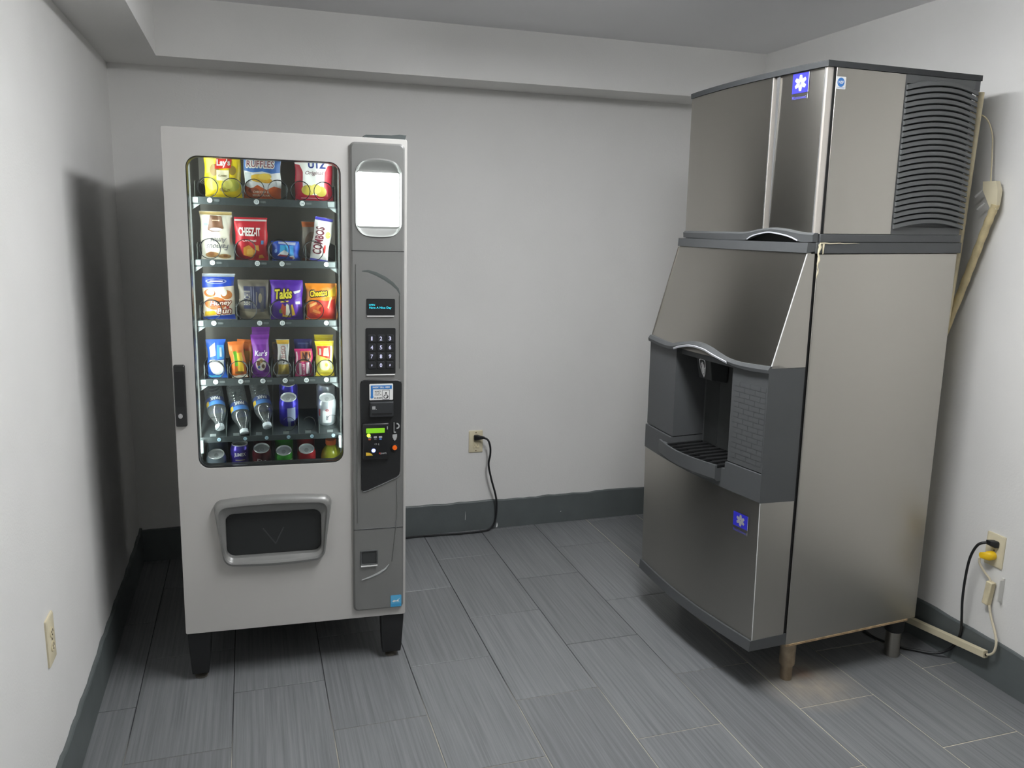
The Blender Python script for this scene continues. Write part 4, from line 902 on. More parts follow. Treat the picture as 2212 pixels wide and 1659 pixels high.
can('purple juice can with white name in the bottom drink row', 0.1869, 0.155, 0.8135, (74, 60, 168), [('text', (240, 240, 248), 2, 'JUMEX', 0.05, 0.72, 0.040, 0.016, 0, 0.04), ('band', (150, 140, 130), 1, -0.45, 0.55, 0.55, 0.585), ('band', (226, 190, 70), 1, 0.2, 0.65, 0.32, 0.48), ('band', (90, 150, 90), 1, -0.3, 0.1, 0.32, 0.42)], tilt=0.10)
c = (0.2607, 0.13, 0.800)
can('dark maroon can with white script in the bottom drink row', *c, (92, 26, 36), [('text', (230, 226, 226), 2, 'Dr', 0.0, 0.70, 0.030, 0.022, 0, 0.0)])
can('dark maroon can in the second place of the bottom drink row', *shift(*c, 0.085), (92, 26, 36), [])
c = (0.3356, 0.13, 0.788)
can('bright green can in the bottom drink row', *c, (70, 180, 60), [('band', (200, 236, 190), 0, 0.6, 1.1, 0.5, 0.80)])
can('bright green can in the second place of the bottom drink row', *shift(*c, 0.085), (70, 180, 60), [])
c = (0.4135, 0.13, 0.791)
can('red can in the bottom drink row', *c, (186, 36, 48), [('band', (210, 60, 70), 0, -0.6, 0.6, 0.2, 0.6)])
can('red can in the second place of the bottom drink row', *shift(*c, 0.085), (186, 36, 48), [])

def bottle(label, a, z, ax, az, labels, has_label=True, seed=0):
    """water bottle lying cap first on the slope; (a, z) cap end, (ax, az) base end"""
    p0 = Vector((a, 0.108, z)); p1 = Vector((ax, 0.25, az)); d = (p1-p0).normalized()
    up = Vector((0, 0, 1)).rotation_difference(d).to_matrix().to_4x4()
    # keep the printed side towards the glass
    fr = up.to_3x3() @ Vector((0, -1, 0))
    M = VM @ Matrix.Translation(p0) @ up
    root = empty('water_bottle', M); tag(root, label, 'bottle', 'water bottles in the vending machine')
    mb = MB()
    prof = [(0.0125, 0.010), (0.0125, 0.020), (0.0145, 0.021), (0.0145, 0.024), (0.013, 0.026), (0.017, 0.036), (0.024, 0.050), (0.0295, 0.064), (0.0315, 0.074), (0.0315, 0.078), (0.0295, 0.082), (0.0295, 0.118), (0.0315, 0.122)]
    for k in range(5):
        z_ = 0.124+k*0.0135
        prof += [(0.0315, z_), (0.0295, z_+0.005), (0.0315, z_+0.010)]
    prof += [(0.0315, 0.193), (0.028, 0.199), (0.015, 0.197)]
    mb.lathe(prof, 26); mb.build('bottle_body', PET, root)
    mb = MB(); mb.lathe([(0.0135, 0.0), (0.0148, 0.001), (0.0148, 0.013), (0.0140, 0.0145)], 24); mb.build('bottle_cap', mat('cap_white', rgb(214, 222, 230), 0.45), root)
    mb = MB(); mb.lathe([(0.0300, 0.083), (0.0302, 0.084), (0.0302, 0.117), (0.0300, 0.118)], 26, m=0, caps=False)
    R = 0.0306
    arc_patch(mb, R, -1.4, 1.5, 0.100, 0.117, 1); arc_patch(mb, R, -1.4, 1.5, 0.083, 0.099, 2)
    arc_patch(mb, R+0.0002, -1.45, -0.7, 0.086, 0.104, 4)
    put_text(mb, labels, lambda x, y: ((R+0.0006)*math.sin(0.1-x/R), -(R+0.0006)*math.cos(0.1-x/R), 0.1085-y), 0.034, 0.013, 3, bold=0.05)
    mb.build('bottle_label', [mat('lab_a', rgb(60, 84, 140), 0.5), mat('lab_b', rgb(52, 70, 124), 0.5), mat('lab_c', rgb(74, 132, 208), 0.5), WHITE, mat('lab_d', rgb(214, 180, 60), 0.5)], root)
    return root
bottle('clear water bottle lying cap first beside the cabinet wall', 0.128, 0.878, 0.093, 1.022, 'PARK')
bottle('clear water bottle whose cap reaches furthest over the shelf edge', 0.2074, 0.858, 0.170, 1.008, 'PARK')
bottle('dim clear water bottle lying next to the purple blue can', 0.2834, 0.878, 0.247, 1.022, 'PARK')
# sports drink
M = VM @ Matrix.Translation((0.4994, 0.145, 0.817)) @ Matrix.Rotation(0.12, 4, 'X') @ Matrix.Translation((0, 0, -0.170))
root = empty('sports_drink_bottle', M); tag(root, 'yellow green sports drink bottle with orange cap in the bottom row', 'bottle')
mb = MB(); mb.lathe([(0.030, 0.0), (0.034, 0.004), (0.036, 0.03), (0.0345, 0.06), (0.036, 0.09), (0.036, 0.108), (0.031, 0.128), (0.021, 0.142), (0.0165, 0.147), (0.0165, 0.152)], 28)
mb.build('bottle_body', mat('sports_drink', rgb(170, 176, 40), 0.2, spec=0.6, emit=None), root)
mb = MB(); mb.lathe([(0.0185, 0.1525), (0.0190, 0.154), (0.0190, 0.1695), (0.0175, 0.171)], 28); mb.build('bottle_cap', mat('cap_orange', rgb(226, 110, 50), 0.45), root)
mb = MB(); mb.lathe([(0.0363, 0.072), (0.0364, 0.073), (0.0364, 0.092), (0.0363, 0.093)], 28, caps=False); mb.build('bottle_label', mat('lab_grey', rgb(150, 158, 140), 0.5), root)

# ------------------------------------------------------------------ ice maker and ice dispenser (share one footprint)
IT = math.radians(-0.57668)
IM = Matrix.Translation((1.7328, 2.18974, 0)) @ Matrix.Rotation(math.radians(3.6187), 4, 'Z') @ Matrix.Rotation(IT, 4, 'Y')
IW = 0.738
def bulge(b_): return 0.028*math.sin(PI*max(0, min(1, b_/IW)))
def sweep(mb, bs, prof, m=0):
    mb.loft([[(a, b_, z) for a, z in prof(b_)] for b_ in bs], True, True, m)
def lins(a, c, n): return [a+(c-a)*k/n for k in range(n+1)]
def interp(tab, x):
    n = len(tab)
    if x <= tab[0][0]: return tab[0][1]
    if x >= tab[-1][0]: return tab[-1][1]
    def sl(i):
        a, c = tab[max(i-1, 0)], tab[min(i+1, n-1)]
        return (c[1]-a[1])/(c[0]-a[0])
    for i in range(n-1):
        (x0, y0), (x1, y1) = tab[i], tab[i+1]
        if x <= x1:
            h = x1-x0; t = (x-x0)/h
            return y0*(2*t**3-3*t*t+1)+sl(i)*h*(t**3-2*t*t+t)+y1*(3*t*t-2*t**3)+sl(i+1)*h*(t**3-t*t)

dsp = empty('ice_dispenser', IM); tag(dsp, 'stainless steel ice dispenser cabinet on legs with dark dispensing alcove', 'ice dispenser')
b = MB(); b.box(0.0, 0.600, 0.0, IW, 0.160, 1.512); b.build('cabinet', STEEL, dsp, bevel=0.003)
b = MB(); b.box(-0.0135, -0.0005, 0.006, IW-0.006, 0.17, 1.51); b.build('seam_filler', mat('gap_black', rgb(16, 16, 16), 0.8), dsp, smooth=0)
b = MB(); b.box(-0.012, 0.612, -0.003, IW+0.003, 1.5125, 1.5475); b.build('top_band', IGREY, dsp, bevel=0.002)
# front top rail
b = MB(); sweep(b, lins(0.0, IW, 16), lambda y: [(-0.0125, 1.519), (-0.046-bulge(y)*0.6, 1.515), (-0.044-bulge(y)*0.6, 1.546), (-0.0125, 1.546)]); b.build('front_rail', IGREY, dsp, smooth=30)
LIPT = [(0.0, 1.157), (0.074, 1.153), (0.143, 1.151), (0.201, 1.155), (0.257, 1.166), (0.302, 1.176), (0.355, 1.183), (0.421, 1.181), (0.495, 1.168), (0.552, 1.156), (0.62, 1.157), (0.738, 1.163)]
LIPB = [(0.0, 1.135), (0.076, 1.131), (0.152, 1.133), (0.189, 1.138), (0.262, 1.152), (0.320, 1.164), (0.403, 1.165), (0.480, 1.150), (0.527, 1.137), (0.621, 1.134), (0.738, 1.140)]
# slanted steel panel
def slant(z): return -0.040-(1.515-z)/(1.515-1.150)*0.108
def slprof(y):
    zb = 1.145; bu = bulge(y)
    return [(slant(1.5145)+0.016, 1.5145), (slant(1.5145)-bu*0.6, 1.5145), (slant(zb)-bu*0.9, zb), (slant(zb)+0.016, zb)]
b = MB(); sweep(b, lins(0.004, IW-0.004, 24), slprof); b.build('slanted_panel', STEEL, dsp, smooth=30)
for y0, y1 in ((-0.001, 0.0035), (IW-0.0035, IW+0.001)):
    b = MB(); b.plate([(-0.014, 1.5120), (slant(1.512)-0.001, 1.5120), (slant(1.150)-0.001, 1.150), (-0.014, 1.148)], y0, y1); b.build('side_wedge', STEEL, dsp, smooth=0)
    b = MB(); yy = (y0+y1)/2; b.tube([(slant(1.512)-0.0015, yy, 1.511), (slant(1.152)-0.0015, yy, 1.152)], 0.0022, 6); b.build('edge_line', LIPM if y0 < 0.1 else STEEL, dsp)  # near tube's pale colour stands in for the highlight on the steel edge
# dark moulded surround
FA = -0.150
R0, R1 = 0.172, 0.515
b = MB()
sweep(b, lins(0.0, R0, 6), lambda y: [(-0.0145, 0.800), (FA-bulge(y)*0.9, 0.800), (FA-bulge(y)*0.9, 1.138), (-0.0145, 1.138)])
sweep(b, lins(R1, IW, 8), lambda y: [(-0.0145, 0.800), (FA-bulge(y)*0.9, 0.800), (FA-bulge(y)*0.9, 1.140), (-0.0145, 1.140)])
b.box(-0.035, -0.0146, R0, R1, 0.7705, 1.138)
b.box(-0.148, -0.0351, R0, R1, 1.120, 1.137)
su = b.build('alcove_surround', IGREY, dsp, smooth=30)
def lstop(y): return 0.770 if R0 < y < R1 else 0.7965
b = MB(); sweep(b, lins(0.0, R0-0.0005, 6)+lins(R0+0.0005, R1-0.0005, 12)+lins(R1+0.0005, IW, 8), lambda y: [(-0.0145, 0.7015), (FA-0.007-bulge(y), 0.7015), (FA-0.007-bulge(y), lstop(y)), (-0.0145, lstop(y))]); b.build('lower_surround', IGREY, dsp, smooth=30)
# wavy lip
b = MB(); sweep(b, lins(-0.001, IW+0.001, 60), lambda y: [(-0.05, interp(LIPB, y)), (FA-0.010-bulge(y), interp(LIPB, y)), (FA-0.012-bulge(y), (interp(LIPB, y)+interp(LIPT, y))/2), (FA-0.004-bulge(y), interp(LIPT, y)), (-0.12, interp(LIPT, y)+0.004)]); lip = b.build('wavy_lip', IGREY, dsp, smooth=40)
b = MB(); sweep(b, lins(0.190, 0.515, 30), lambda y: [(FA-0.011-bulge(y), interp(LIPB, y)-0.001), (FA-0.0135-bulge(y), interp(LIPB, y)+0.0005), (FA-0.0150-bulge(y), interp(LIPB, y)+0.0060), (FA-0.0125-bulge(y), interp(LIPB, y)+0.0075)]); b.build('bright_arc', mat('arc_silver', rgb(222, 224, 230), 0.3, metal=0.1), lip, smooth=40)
b = MB(); b.box(-0.0145+0.0, -0.158, -0.0012, 0.0035, 0.80, 1.136) if False else b.plate([(-0.0145, 0.692), (-0.158, 0.700), (-0.1575, 1.135), (-0.148, 1.149), (-0.0145, 1.1465)], -0.0012, 0.0006); b.build('surround_cheek', IGREY, dsp, smooth=0)
# embossed brick pattern on the near column
b = MB(); rows = 15; z0_, z1_ = 0.818, 1.085; rh = (z1_-z0_)/rows
for r in range(rows):
    off = 0.0 if r % 2 else 0.5
    for k in range(-1, 4):
        y0 = 0.012+(k+off)*0.048; y1 = y0+0.048
        y0 = max(y0, 0.012); y1 = min(y1, 0.160)
        if y1-y0 < 0.006: continue
        fa = lambda y: FA-bulge(y)*0.9
        c0, c1 = y0+0.0012, y1-0.0012
        za, zb = z0_+r*rh+0.0010, z0_+(r+1)*rh-0.0010
        b.loft([[(fa(c0)+0.001, c0, za), (fa(c0)-0.0007, c0, za), (fa(c0)-0.0007, c0, zb), (fa(c0)+0.001, c0, zb)], [(fa(c1)+0.001, c1, za), (fa(c1)-0.0007, c1, za), (fa(c1)-0.0007, c1, zb), (fa(c1)+0.001, c1, zb)]])
o = b.build('embossed_bricks', IGREY, dsp, smooth=0); o['kind'] = 'stuff'
# alcove inside: back panel ridge, spout, hand sign
b = MB(); b.loft([[(-0.0355, 0.505, 0.7765), (-0.0355, 0.30, 0.7765), (-0.048, 0.40, 0.7765)], [(-0.0355, 0.505, 1.12), (-0.0355, 0.30, 1.12), (-0.048, 0.40, 1.12)]]); b.build('alcove_ridge', IDARK, dsp, smooth=0)
b = MB(); b.loft([[(-0.0485, 0.36, 1.030), (-0.0485, 0.46, 1.030), (-0.11, 0.45, 1.040), (-0.11, 0.37, 1.040)], [(-0.0485, 0.355, 1.1195), (-0.0485, 0.465, 1.1195), (-0.125, 0.455, 1.1195), (-0.125, 0.365, 1.1195)]])
sp = b.build('ice_spout', IDARK, dsp, smooth=0, bevel=0.003)
b = MB(); fx_ = lambda x, z: (-0.1185-(z-1.075)*0.19-0.0015, 0.412-x, z)
def hand_poly(mb, pts, m=0):
    t = tessellate_polygon([[Vector((p[0], p[1], 0)) for p in pts]]); mb.add([fx_(*p) for p in pts], [tuple(q) for q in t], m)
oo = [(-0.019, 1.110), (-0.012, 1.117), (0.012, 1.117), (0.019, 1.110), (0.018, 1.085), (0.010, 1.060), (0, 1.045), (-0.010, 1.060), (-0.018, 1.085)]
ii = [(x*0.80, 1.086+(z-1.086)*0.86) for x, z in oo]
for k in range(len(oo)):
    k2 = (k+1) % len(oo); b.add([fx_(*oo[k]), fx_(*oo[k2]), fx_(*ii[k2]), fx_(*ii[k])], [(0, 1, 2, 3)])
hand_poly(b, [(-0.006, 1.060), (0.005, 1.060), (0.009, 1.075), (0.008, 1.086), (-0.007, 1.086), (-0.009, 1.078)])
for x, zt in ((-0.006, 1.100), (-0.0015, 1.105), (0.003, 1.103), (0.0072, 1.096)):
    hand_poly(b, [(x-0.0019, 1.0855), (x+0.0019, 1.0855), (x+0.0019, zt), (x-0.0019, zt)])
hand_poly(b, [(0.0085, 1.076), (0.0135, 1.084), (0.0115, 1.086), (0.0075, 1.081)])
hand_poly(b, [(-0.004, 1.050), (0.004, 1.050), (0.003, 1.058), (-0.003, 1.058)])
b.build('hand_sign', mat('sign_silver', rgb(250, 250, 250), 0.5), sp, smooth=0)
# drip tray with grille bars
TY0, TY1 = 0.190, 0.560
def tfr(y): return FA-0.052-0.030*math.sin(PI*(y-TY0)/(TY1-TY0))
b = MB(); sweep(b, lins(TY0, TY1, 16), lambda y: [(FA+0.002-bulge(y), 0.722), (tfr(y)+0.010, 0.722), (tfr(y), 0.732), (tfr(y), 0.781), (tfr(y)+0.008, 0.781), (tfr(y)+0.008, 0.770), (FA+0.002-bulge(y), 0.770)])
dt = b.build('drip_tray', IGREY, dsp, smooth=30)
b = MB(); b.box(-0.165, -0.036, R0+0.002, R1-0.002, 0.7705, 0.7730); b.build('tray_floor', mat('tray_black', rgb(28, 29, 30), 0.5), dt, smooth=0)
for k in range(9):
    y = R0+0.022+k*0.0375
    b = MB(); b.box(max(tfr(y)+0.009, -0.232), -0.050, y-0.005, y+0.005, 0.7735, 0.7800); b.build('grille_bar', mat('tray_black', rgb(28, 29, 30), 0.5), dt, smooth=0)
# lower steel door and kick trim
b = MB(); sweep(b, lins(0.0, IW, 24), lambda y: [(-0.0145, 0.206), (FA+0.004-bulge(y), 0.206), (FA-0.004-bulge(y), 0.7005), (-0.0145, 0.7005)]); ld = b.build('lower_door', STEEL, dsp, smooth=30)
b = MB(); b.tube([(FA+0.003, -0.0005, 0.208), (FA-0.005, -0.0005, 0.699)], 0.0016, 6); b.build('edge_line', LIPM, dsp)
b = MB(); sweep(b, lins(-0.001, IW+0.001, 24), lambda y: [(-0.002, 0.166), (FA-0.008-bulge(y), 0.168), (FA-0.004-bulge(y), 0.2055), (-0.002, 0.2055)]); b.build('kick_trim', IGREY, dsp, smooth=30)
# rusty bottom edge and old caulk
b = MB(); b.box(0.0, 0.56, -0.0022, 0.004, 0.1555, 0.1625); b.build('rusty_edge', RUST, dsp, smooth=0)
rc = random.Random(4)
b = MB(); b.tube([(-0.001+0.003*math.sin(k*1.7), -0.0045, 1.542-0.010*k) for k in range(12)], lambda t: 0.0045*(1-0.75*t)+0.001*math.sin(t*17), 7); b.build('caulk_drip', CREAM, dsp)
b = MB(); b.tube([(0.015, -0.0042, 1.543-0.008*k) for k in range(5)], lambda t: 0.004*(1-0.6*t), 7); b.build('caulk_drip', CREAM, dsp)
b = MB(); b.tube([(0.0+0.02*k, -0.004, 1.5445+0.0008*math.sin(k*2.1)) for k in range(9)], lambda t: 0.0025*(1-0.85*t), 6); b.build('caulk_line', CREAM, dsp)
# legs
def ileg(a, y, cap):
    zf = -a*math.tan(-IT)
    if cap:
        mb = MB(); mb.lathe([(0.026, zf), (0.027, zf+0.002), (0.027, 0.095)], 24, (a, y)); lg = mb.build('leg', STEELD, dsp)
        mb = MB(); mb.lathe([(0.031, 0.0955), (0.034, 0.100), (0.035, 0.159)], 24, (a, y)); mb.build('leg_socket', BLACKP, lg)
    else:
        mb = MB(); mb.lathe([(0.020, zf), (0.021, zf+0.002), (0.021, 0.050), (0.0265, 0.058), (0.0275, 0.062), (0.0275, 0.1555)], 24, (a, y)); mb.build('leg', mat('leg_stained', rgb(168, 152, 130), 0.4, metal=0.7, var=0.18, vscale=30), dsp)
ileg(0.053, 0.046, False); ileg(0.552, 0.046, True); ileg(0.05, 0.69, True); ileg(0.552, 0.69, True)

def emblem(parent, P, w, h, tw):
    """blue square with a pale snowflake and a line of small blue letters below"""
    mb = MB()
    def q(pts, m):
        t = tessellate_polygon([[Vector((p[0], p[1], 0)) for p in pts]]); mb.add([P(p[0], p[1], 0.0006+0.0005*m) for p in pts], [tuple(k) for k in t], m)
    q([(-w/2, -h/2), (w/2, -h/2), (w/2, h/2), (-w/2, h/2)], 0)
    for k in range(6):
        t = PI/2+k*PI/3; r = h*0.40
        c_, s_ = math.cos(t), math.sin(t)
        pts = [(0.03*h, -0.05*h), (0.24*h, -0.12*h), (r, -0.075*h), (r*1.02, 0.075*h), (0.24*h, 0.12*h), (0.03*h, 0.05*h)]
        q([(x*c_-y*s_, x*s_+y*c_) for x, y in pts], 1)
    q([(w/2-0.0015, -h/2), (w/2+0.001, -h/2), (w/2+0.001, h/2), (w/2-0.0015, h/2)], 1)
    put_text(mb, 'Manitowoc', lambda x, y: P(x-0.002, -h/2-0.013+y, 0.0008), tw, 0.0105, 2, bold=0.02)
    q([(w/2-0.002, -h/2-0.020), (w/2, -h/2-0.020), (w/2, -h/2-0.006), (w/2-0.002, -h/2-0.006)], 1)
    return mb.build('emblem', [BLUE, mat('emblem_silver', rgb(168, 168, 176), 0.5), mat('emblem_text', rgb(84, 84, 170), 0.4)], parent, smooth=0)
emblem(ld, lambda x, z, o: (FA+0.004-0.008*(0.612+z-0.206)/0.4945-bulge(0.082-x)-o-0.0012, 0.082-x, 0.612+z), 0.070, 0.050, 0.062)

# ---- ice maker head
hd = empty('ice_maker', IM @ Matrix.Translation((0, 0, 1.548))); tag(hd, 'steel ice maker head with dark louvred side on top of the dispenser', 'ice maker')
HZ = 1.548
def hb(): m = MB(); m.T = Matrix.Translation((0, 0, -HZ)); return m
b = hb(); b.box(0.004, 0.590, 0.006, IW-0.004, 1.5482, 2.070); b.build('body', IGREY, hd, smooth=0)
b = hb(); b.box(0.000, 0.604, -0.004, IW+0.002, 1.5482, 1.5735); b.build('base_band', IGREY, hd, bevel=0.002)
# lid following the bowed front
def hf(y): return -0.014-0.030*math.sin(PI*max(0, min(1, (y+0.02)/(IW+0.02))))**0.8
b = hb(); lidp = [(hf(y)-0.006, y) for y in lins(-0.004, IW, 24)]
b.plate(lidp+[(0.616, IW), (0.616, -0.006)], 2.0735, 2.091, plane='xy'); b.build('lid', mat('lid_grey', rgb(58, 60, 61), 0.6, spec=0.25), hd, smooth=30)
b = hb(); b.box(0.590, 0.612, -0.003, IW, 2.040, 2.073); b.build('lid_lip', IGREY, hd, smooth=0)
# side steel panel
b = hb(); b.box(0.011, 0.288, -0.004, 0.0055, 1.5745, 2.0725); ssp = b.build('side_panel', STEEL, hd, bevel=0.0015)
# approval sticker on the side panel
b = hb(); b.plate(rr(0.010, 0.047, 2.010, 2.046, 0.002, 2), -0.0052, -0.0042, m=0)
b.plate(ell(0.028, 2.0295, 0.0135, 0.0135, 24), -0.0058, -0.0053, m=1)
put_text(b, 'NSF', lambda x, y: (0.028+x, -0.0062, 2.0295+y), 0.020, 0.009, 0, bold=0.03)
put_text(b, 'COMPONENT', lambda x, y: (0.029+x, -0.0056, 2.0135+y), 0.030, 0.003, 1, bold=0.0)
b.build('approval_sticker', [WHITE, mat('nsf_blue', rgb(60, 120, 190), 0.5)], ssp, smooth=0)
# louvred grille, each slat its own piece
b = hb()
b.box(0.2885, 0.594, -0.003, 0.0055, 2.046, 2.0725); b.box(0.2885, 0.594, -0.003, 0.0055, 1.574, 1.597)
b.box(0.2885, 0.296, -0.003, 0.0055, 1.597, 2.046)
gr = b.build('louver_grille', ILOUV, hd, smooth=0)
NS = 25
m0 = hb(); rings = []
for k in range(15):
    t = k/14; a = 0.293+0.307*t; ar = 0.020*(1-(2*t-1)**2)
    out = -0.010-0.010*math.sin(PI*t)
    rings.append([(a, 0.005, HZ+ar+0.0110), (a, out+0.004, HZ+ar-0.0010), (a, out-0.001, HZ+ar+0.0005), (a, out+0.0005, HZ+ar+0.0120), (a, 0.001, HZ+ar+0.0158), (a, 0.005, HZ+ar+0.0158)])
m0.loft(rings)
sl = m0.build('slat', ILOUV, gr, smooth=40)
for k in range(NS):
    o = sl if k == 0 else bpy.data.objects.new('slat', sl.data)
    if k: COL.objects.link(o); o.parent = gr
    o.location = (0, 0, (1.592-HZ)+k*(0.4335/(NS-1)))
# front doors
DS = 0.226
b = hb(); sweep(b, lins(DS, IW, 24), lambda y: [(0.0035, 1.5745), (hf(y), 1.5745), (hf(y), 2.0730), (0.0035, 2.0730)]); b.build('front_door', STEEL, hd, smooth=30)
b = hb(); sweep(b, lins(0.012, DS-0.022, 10), lambda y: [(0.0035, 1.5745), (hf(y)+0.004, 1.5745), (hf(y)+0.004, 2.0730), (0.0035, 2.0730)]); rp = b.build('logo_door', STEEL, hd, smooth=30)
xe = hf(DS)
b = hb(); b.box(xe-0.0015, 0.0035, DS-0.0035, DS-0.0002, 1.5745, 2.0728); b.build('door_edge', ALU, hd, smooth=0)
b = hb(); b.tube([(xe-0.001, DS+0.001, 1.575), (xe-0.001, DS+0.001, 2.0725)], 0.0018, 6); b.build('door_bead', CHROME, hd)
b = hb(); b.box(0.0, 0.0034, DS-0.0215, DS-0.004, 1.5745, 2.0728); b.build('door_gap', MATS['gap_black'], hd, smooth=0)
b = hb(); xr_ = hf(DS-0.022)+0.004
b.loft([[(xr_-0.002, DS-0.0215, 1.60), (xr_-0.0005, DS-0.0205, 1.60), (xr_+0.006, DS-0.0205, 1.60), (xr_+0.006, DS-0.0215, 1.60)], [(xr_-0.004, DS-0.0315, 2.0725), (xr_-0.002, DS-0.0135, 2.0725), (xr_+0.006, DS-0.0135, 2.0725), (xr_+0.006, DS-0.0215, 2.0725)]])
b.build('tapered_trim', CHROME, hd, smooth=0)
b = hb(); b.box(hf(0.01)+0.001, 0.0035, 0.002, 0.0115, 1.5745, 2.0728); b.build('corner_trim', ALU, hd, smooth=0)
b = hb(); b.tube([(hf(0.01), 0.0115, 1.575), (hf(0.01), 0.0115, 2.0725)], 0.0018, 6); b.build('corner_bead', CHROME, hd)
b = hb(); b.box(0.0036, 0.0108, -0.001, 0.005, 1.5745, 2.0728); b.build('corner_gap', MATS['gap_black'], hd, smooth=0)
emblem(rp, lambda x, z, o: (hf(0.108)+0.004-o-0.001+x*0.11, 0.108-x, 2.040-HZ+z), 0.066, 0.060, 0.058)
# arched base rail
RT = [(0.0, 1.5765), (0.056, 1.580), (0.12, 1.589), (0.177, 1.592), (0.245, 1.586), (0.306, 1.577), (0.403, 1.5755), (0.738, 1.574)]
RB = [(0.0, 1.5485), (0.050, 1.5485), (0.085, 1.560), (0.122, 1.568), (0.19, 1.575), (0.243, 1.568), (0.275, 1.560), (0.303, 1.5485), (0.738, 1.5485)]
b = hb(); sweep(b, lins(0.0, IW, 60), lambda y: [(hf(y)+0.012, interp(RB, y)), (hf(y)-0.008, interp(RB, y)), (hf(y)-0.010, interp(RT, y)-0.006), (hf(y)-0.002, interp(RT, y)), (hf(y)+0.012, interp(RT, y))]); ar = b.build('arched_rail', IGREY, hd, smooth=40)
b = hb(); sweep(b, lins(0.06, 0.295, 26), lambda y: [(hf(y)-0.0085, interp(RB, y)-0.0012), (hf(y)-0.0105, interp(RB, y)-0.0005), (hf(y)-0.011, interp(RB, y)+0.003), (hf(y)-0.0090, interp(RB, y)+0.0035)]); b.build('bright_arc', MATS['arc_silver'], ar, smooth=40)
b = hb(); b.box(hf(0.2)+0.0125, 0.0, 0.03, 0.32, 1.5486, 1.5745); b.build('grip_recess', MATS['gap_black'], hd, smooth=0)

# ------------------------------------------------------------------ wall outlets
def outlet(name, label, M, w=0.074, h=0.116, gfci=False):
    root = empty(name, M); tag(root, label, 'outlet')     # local: x across, z up, +y out of the wall
    mb = MB(); mb.loft([[(x, 0.0, z) for x, z in rr(-w/2, w/2, -h/2, h/2, 0.004)], [(x, 0.004, z) for x, z in rr(-w/2, w/2, -h/2, h/2, 0.004)], [(x, 0.0065, z) for x, z in rr(-w/2+0.004, w/2-0.004, -h/2+0.004, h/2-0.004, 0.003)]], False, True)
    mb.build('cover_plate', CREAM, root, smooth=30)
    if gfci:
        mb = MB(); mb.plate(rr(-0.0165, 0.0165, -0.033, 0.033, 0.002), 0.0066, 0.0085); rcv = mb.build('receptacle', CREAMD, root, bevel=0.001)
        cz = (-0.021, 0.021)
    else:
        rcv = None; cz = (-0.0195, 0.0195)
    for z in cz:
        if rcv is None or not gfci:
            mb = MB(); mb.plate(ell(0, z, 0.0165, 0.0135, 20), 0.0066, 0.0082); rr_ = mb.build('receptacle', CREAMD, root)
        else: rr_ = rcv
        for x, hh in ((-0.006, 0.007), (0.006, 0.0055)):
            mb = MB(); mb.box(x-0.001, x+0.001, 0.0083, 0.0091, z-hh/2+0.003, z+hh/2+0.003); mb.build('slot', SLOT, rr_, smooth=0)
        mb = MB(); mb.plate(ell(0, z-0.007, 0.0022, 0.0022, 10), 0.0083, 0.0091); mb.build('ground_hole', SLOT, rr_, smooth=0)
    for z in ((-0.048, 0.048) if gfci else (0.0,)):
        mb = MB(); mb.plate(ell(0, z, 0.003, 0.003, 12), 0.0066, 0.0075); mb.build('screw', mat('screw_brown', rgb(120, 100, 70), 0.5, metal=0.5), root)
    return root
def WM(x, y, z, ang): return Matrix.Translation((x, y, z)) @ Matrix.Rotation(ang, 4, 'Z')
outlet('wall_outlet', 'cream rectangular wall outlet with a black plug on the end wall', WM(1.079, YB-0.0002, 0.481, PI), gfci=True)
outlet('wall_outlet', 'cream wall outlet with black and yellow plugs beside the ice machine', WM(XR-0.0002, 2.068, 0.482, PI/2), h=0.12)
outlet('wall_outlet', 'cream empty wall outlet on the side wall by the vending machine', WM(XL+0.0002, 2.222, 0.497, -PI/2), w=0.072, h=0.13)

def smooth_path(pts, n=10):
    P = [Vector(p) for p in pts]; out = []
    for i in range(len(P)-1):
        p0 = P[max(i-1, 0)]; p1 = P[i]; p2 = P[i+1]; p3 = P[min(i+2, len(P)-1)]
        for k in range(n):
            t = k/n
            out.append(0.5*((2*p1)+(-p0+p2)*t+(2*p0-5*p1+4*p2-p3)*t*t+(-p0+3*p1-3*p2+p3)*t**3))
    out.append(P[-1]); return out
CORD = mat('cord_black', rgb(30, 31, 33), 0.5)
# vending machine cord
pc = empty('power_cord', Matrix.Translation((1.09, YB, 0.0))); tag(pc, 'black power cord from the end wall outlet running down to the floor', 'power cord')
def off(p): return (p[0]-1.09, p[1]-YB, p[2])
b = MB(); b.T = Matrix.Translation((-1.09, -YB, 0))
b.tube(smooth_path([(1.108, 3.890, 0.509), (1.128, 3.872, 0.500), (1.139, 3.866, 0.465), (1.140, 3.868, 0.420), (1.133, 3.87, 0.370), (1.150, 3.875, 0.290), (1.178, 3.885, 0.195), (1.186, 3.890, 0.125), (1.178, 3.890, 0.050), (1.150, 3.885, 0.015), (1.110, 3.880, 0.0065), (1.00, 3.876, 0.0065), (0.88, 3.885, 0.0065), (0.72, 3.890, 0.0065), (0.55, 3.86, 0.0065), (0.45, 3.70, 0.0065)]), 0.0052, 8)
b.build('cable', CORD, pc)
b = MB(); b.T = Matrix.Translation((-1.09, -YB, 0))
b.loft([[(1.079+x, YB-0.0095, 0.504+z) for x, z in rr(-0.013, 0.013, -0.014, 0.014, 0.006)], [(1.081+x, YB-0.022, 0.505+z) for x, z in rr(-0.014, 0.014, -0.014, 0.014, 0.006)], [(1.092+x, YB-0.036, 0.508+z) for x, z in rr(-0.011, 0.011, -0.010, 0.010, 0.005)], [(1.110+x, YB-0.042, 0.509+z) for x, z in rr(-0.007, 0.006, -0.006, 0.006, 0.003)]])
b.build('plug', CORD, pc)
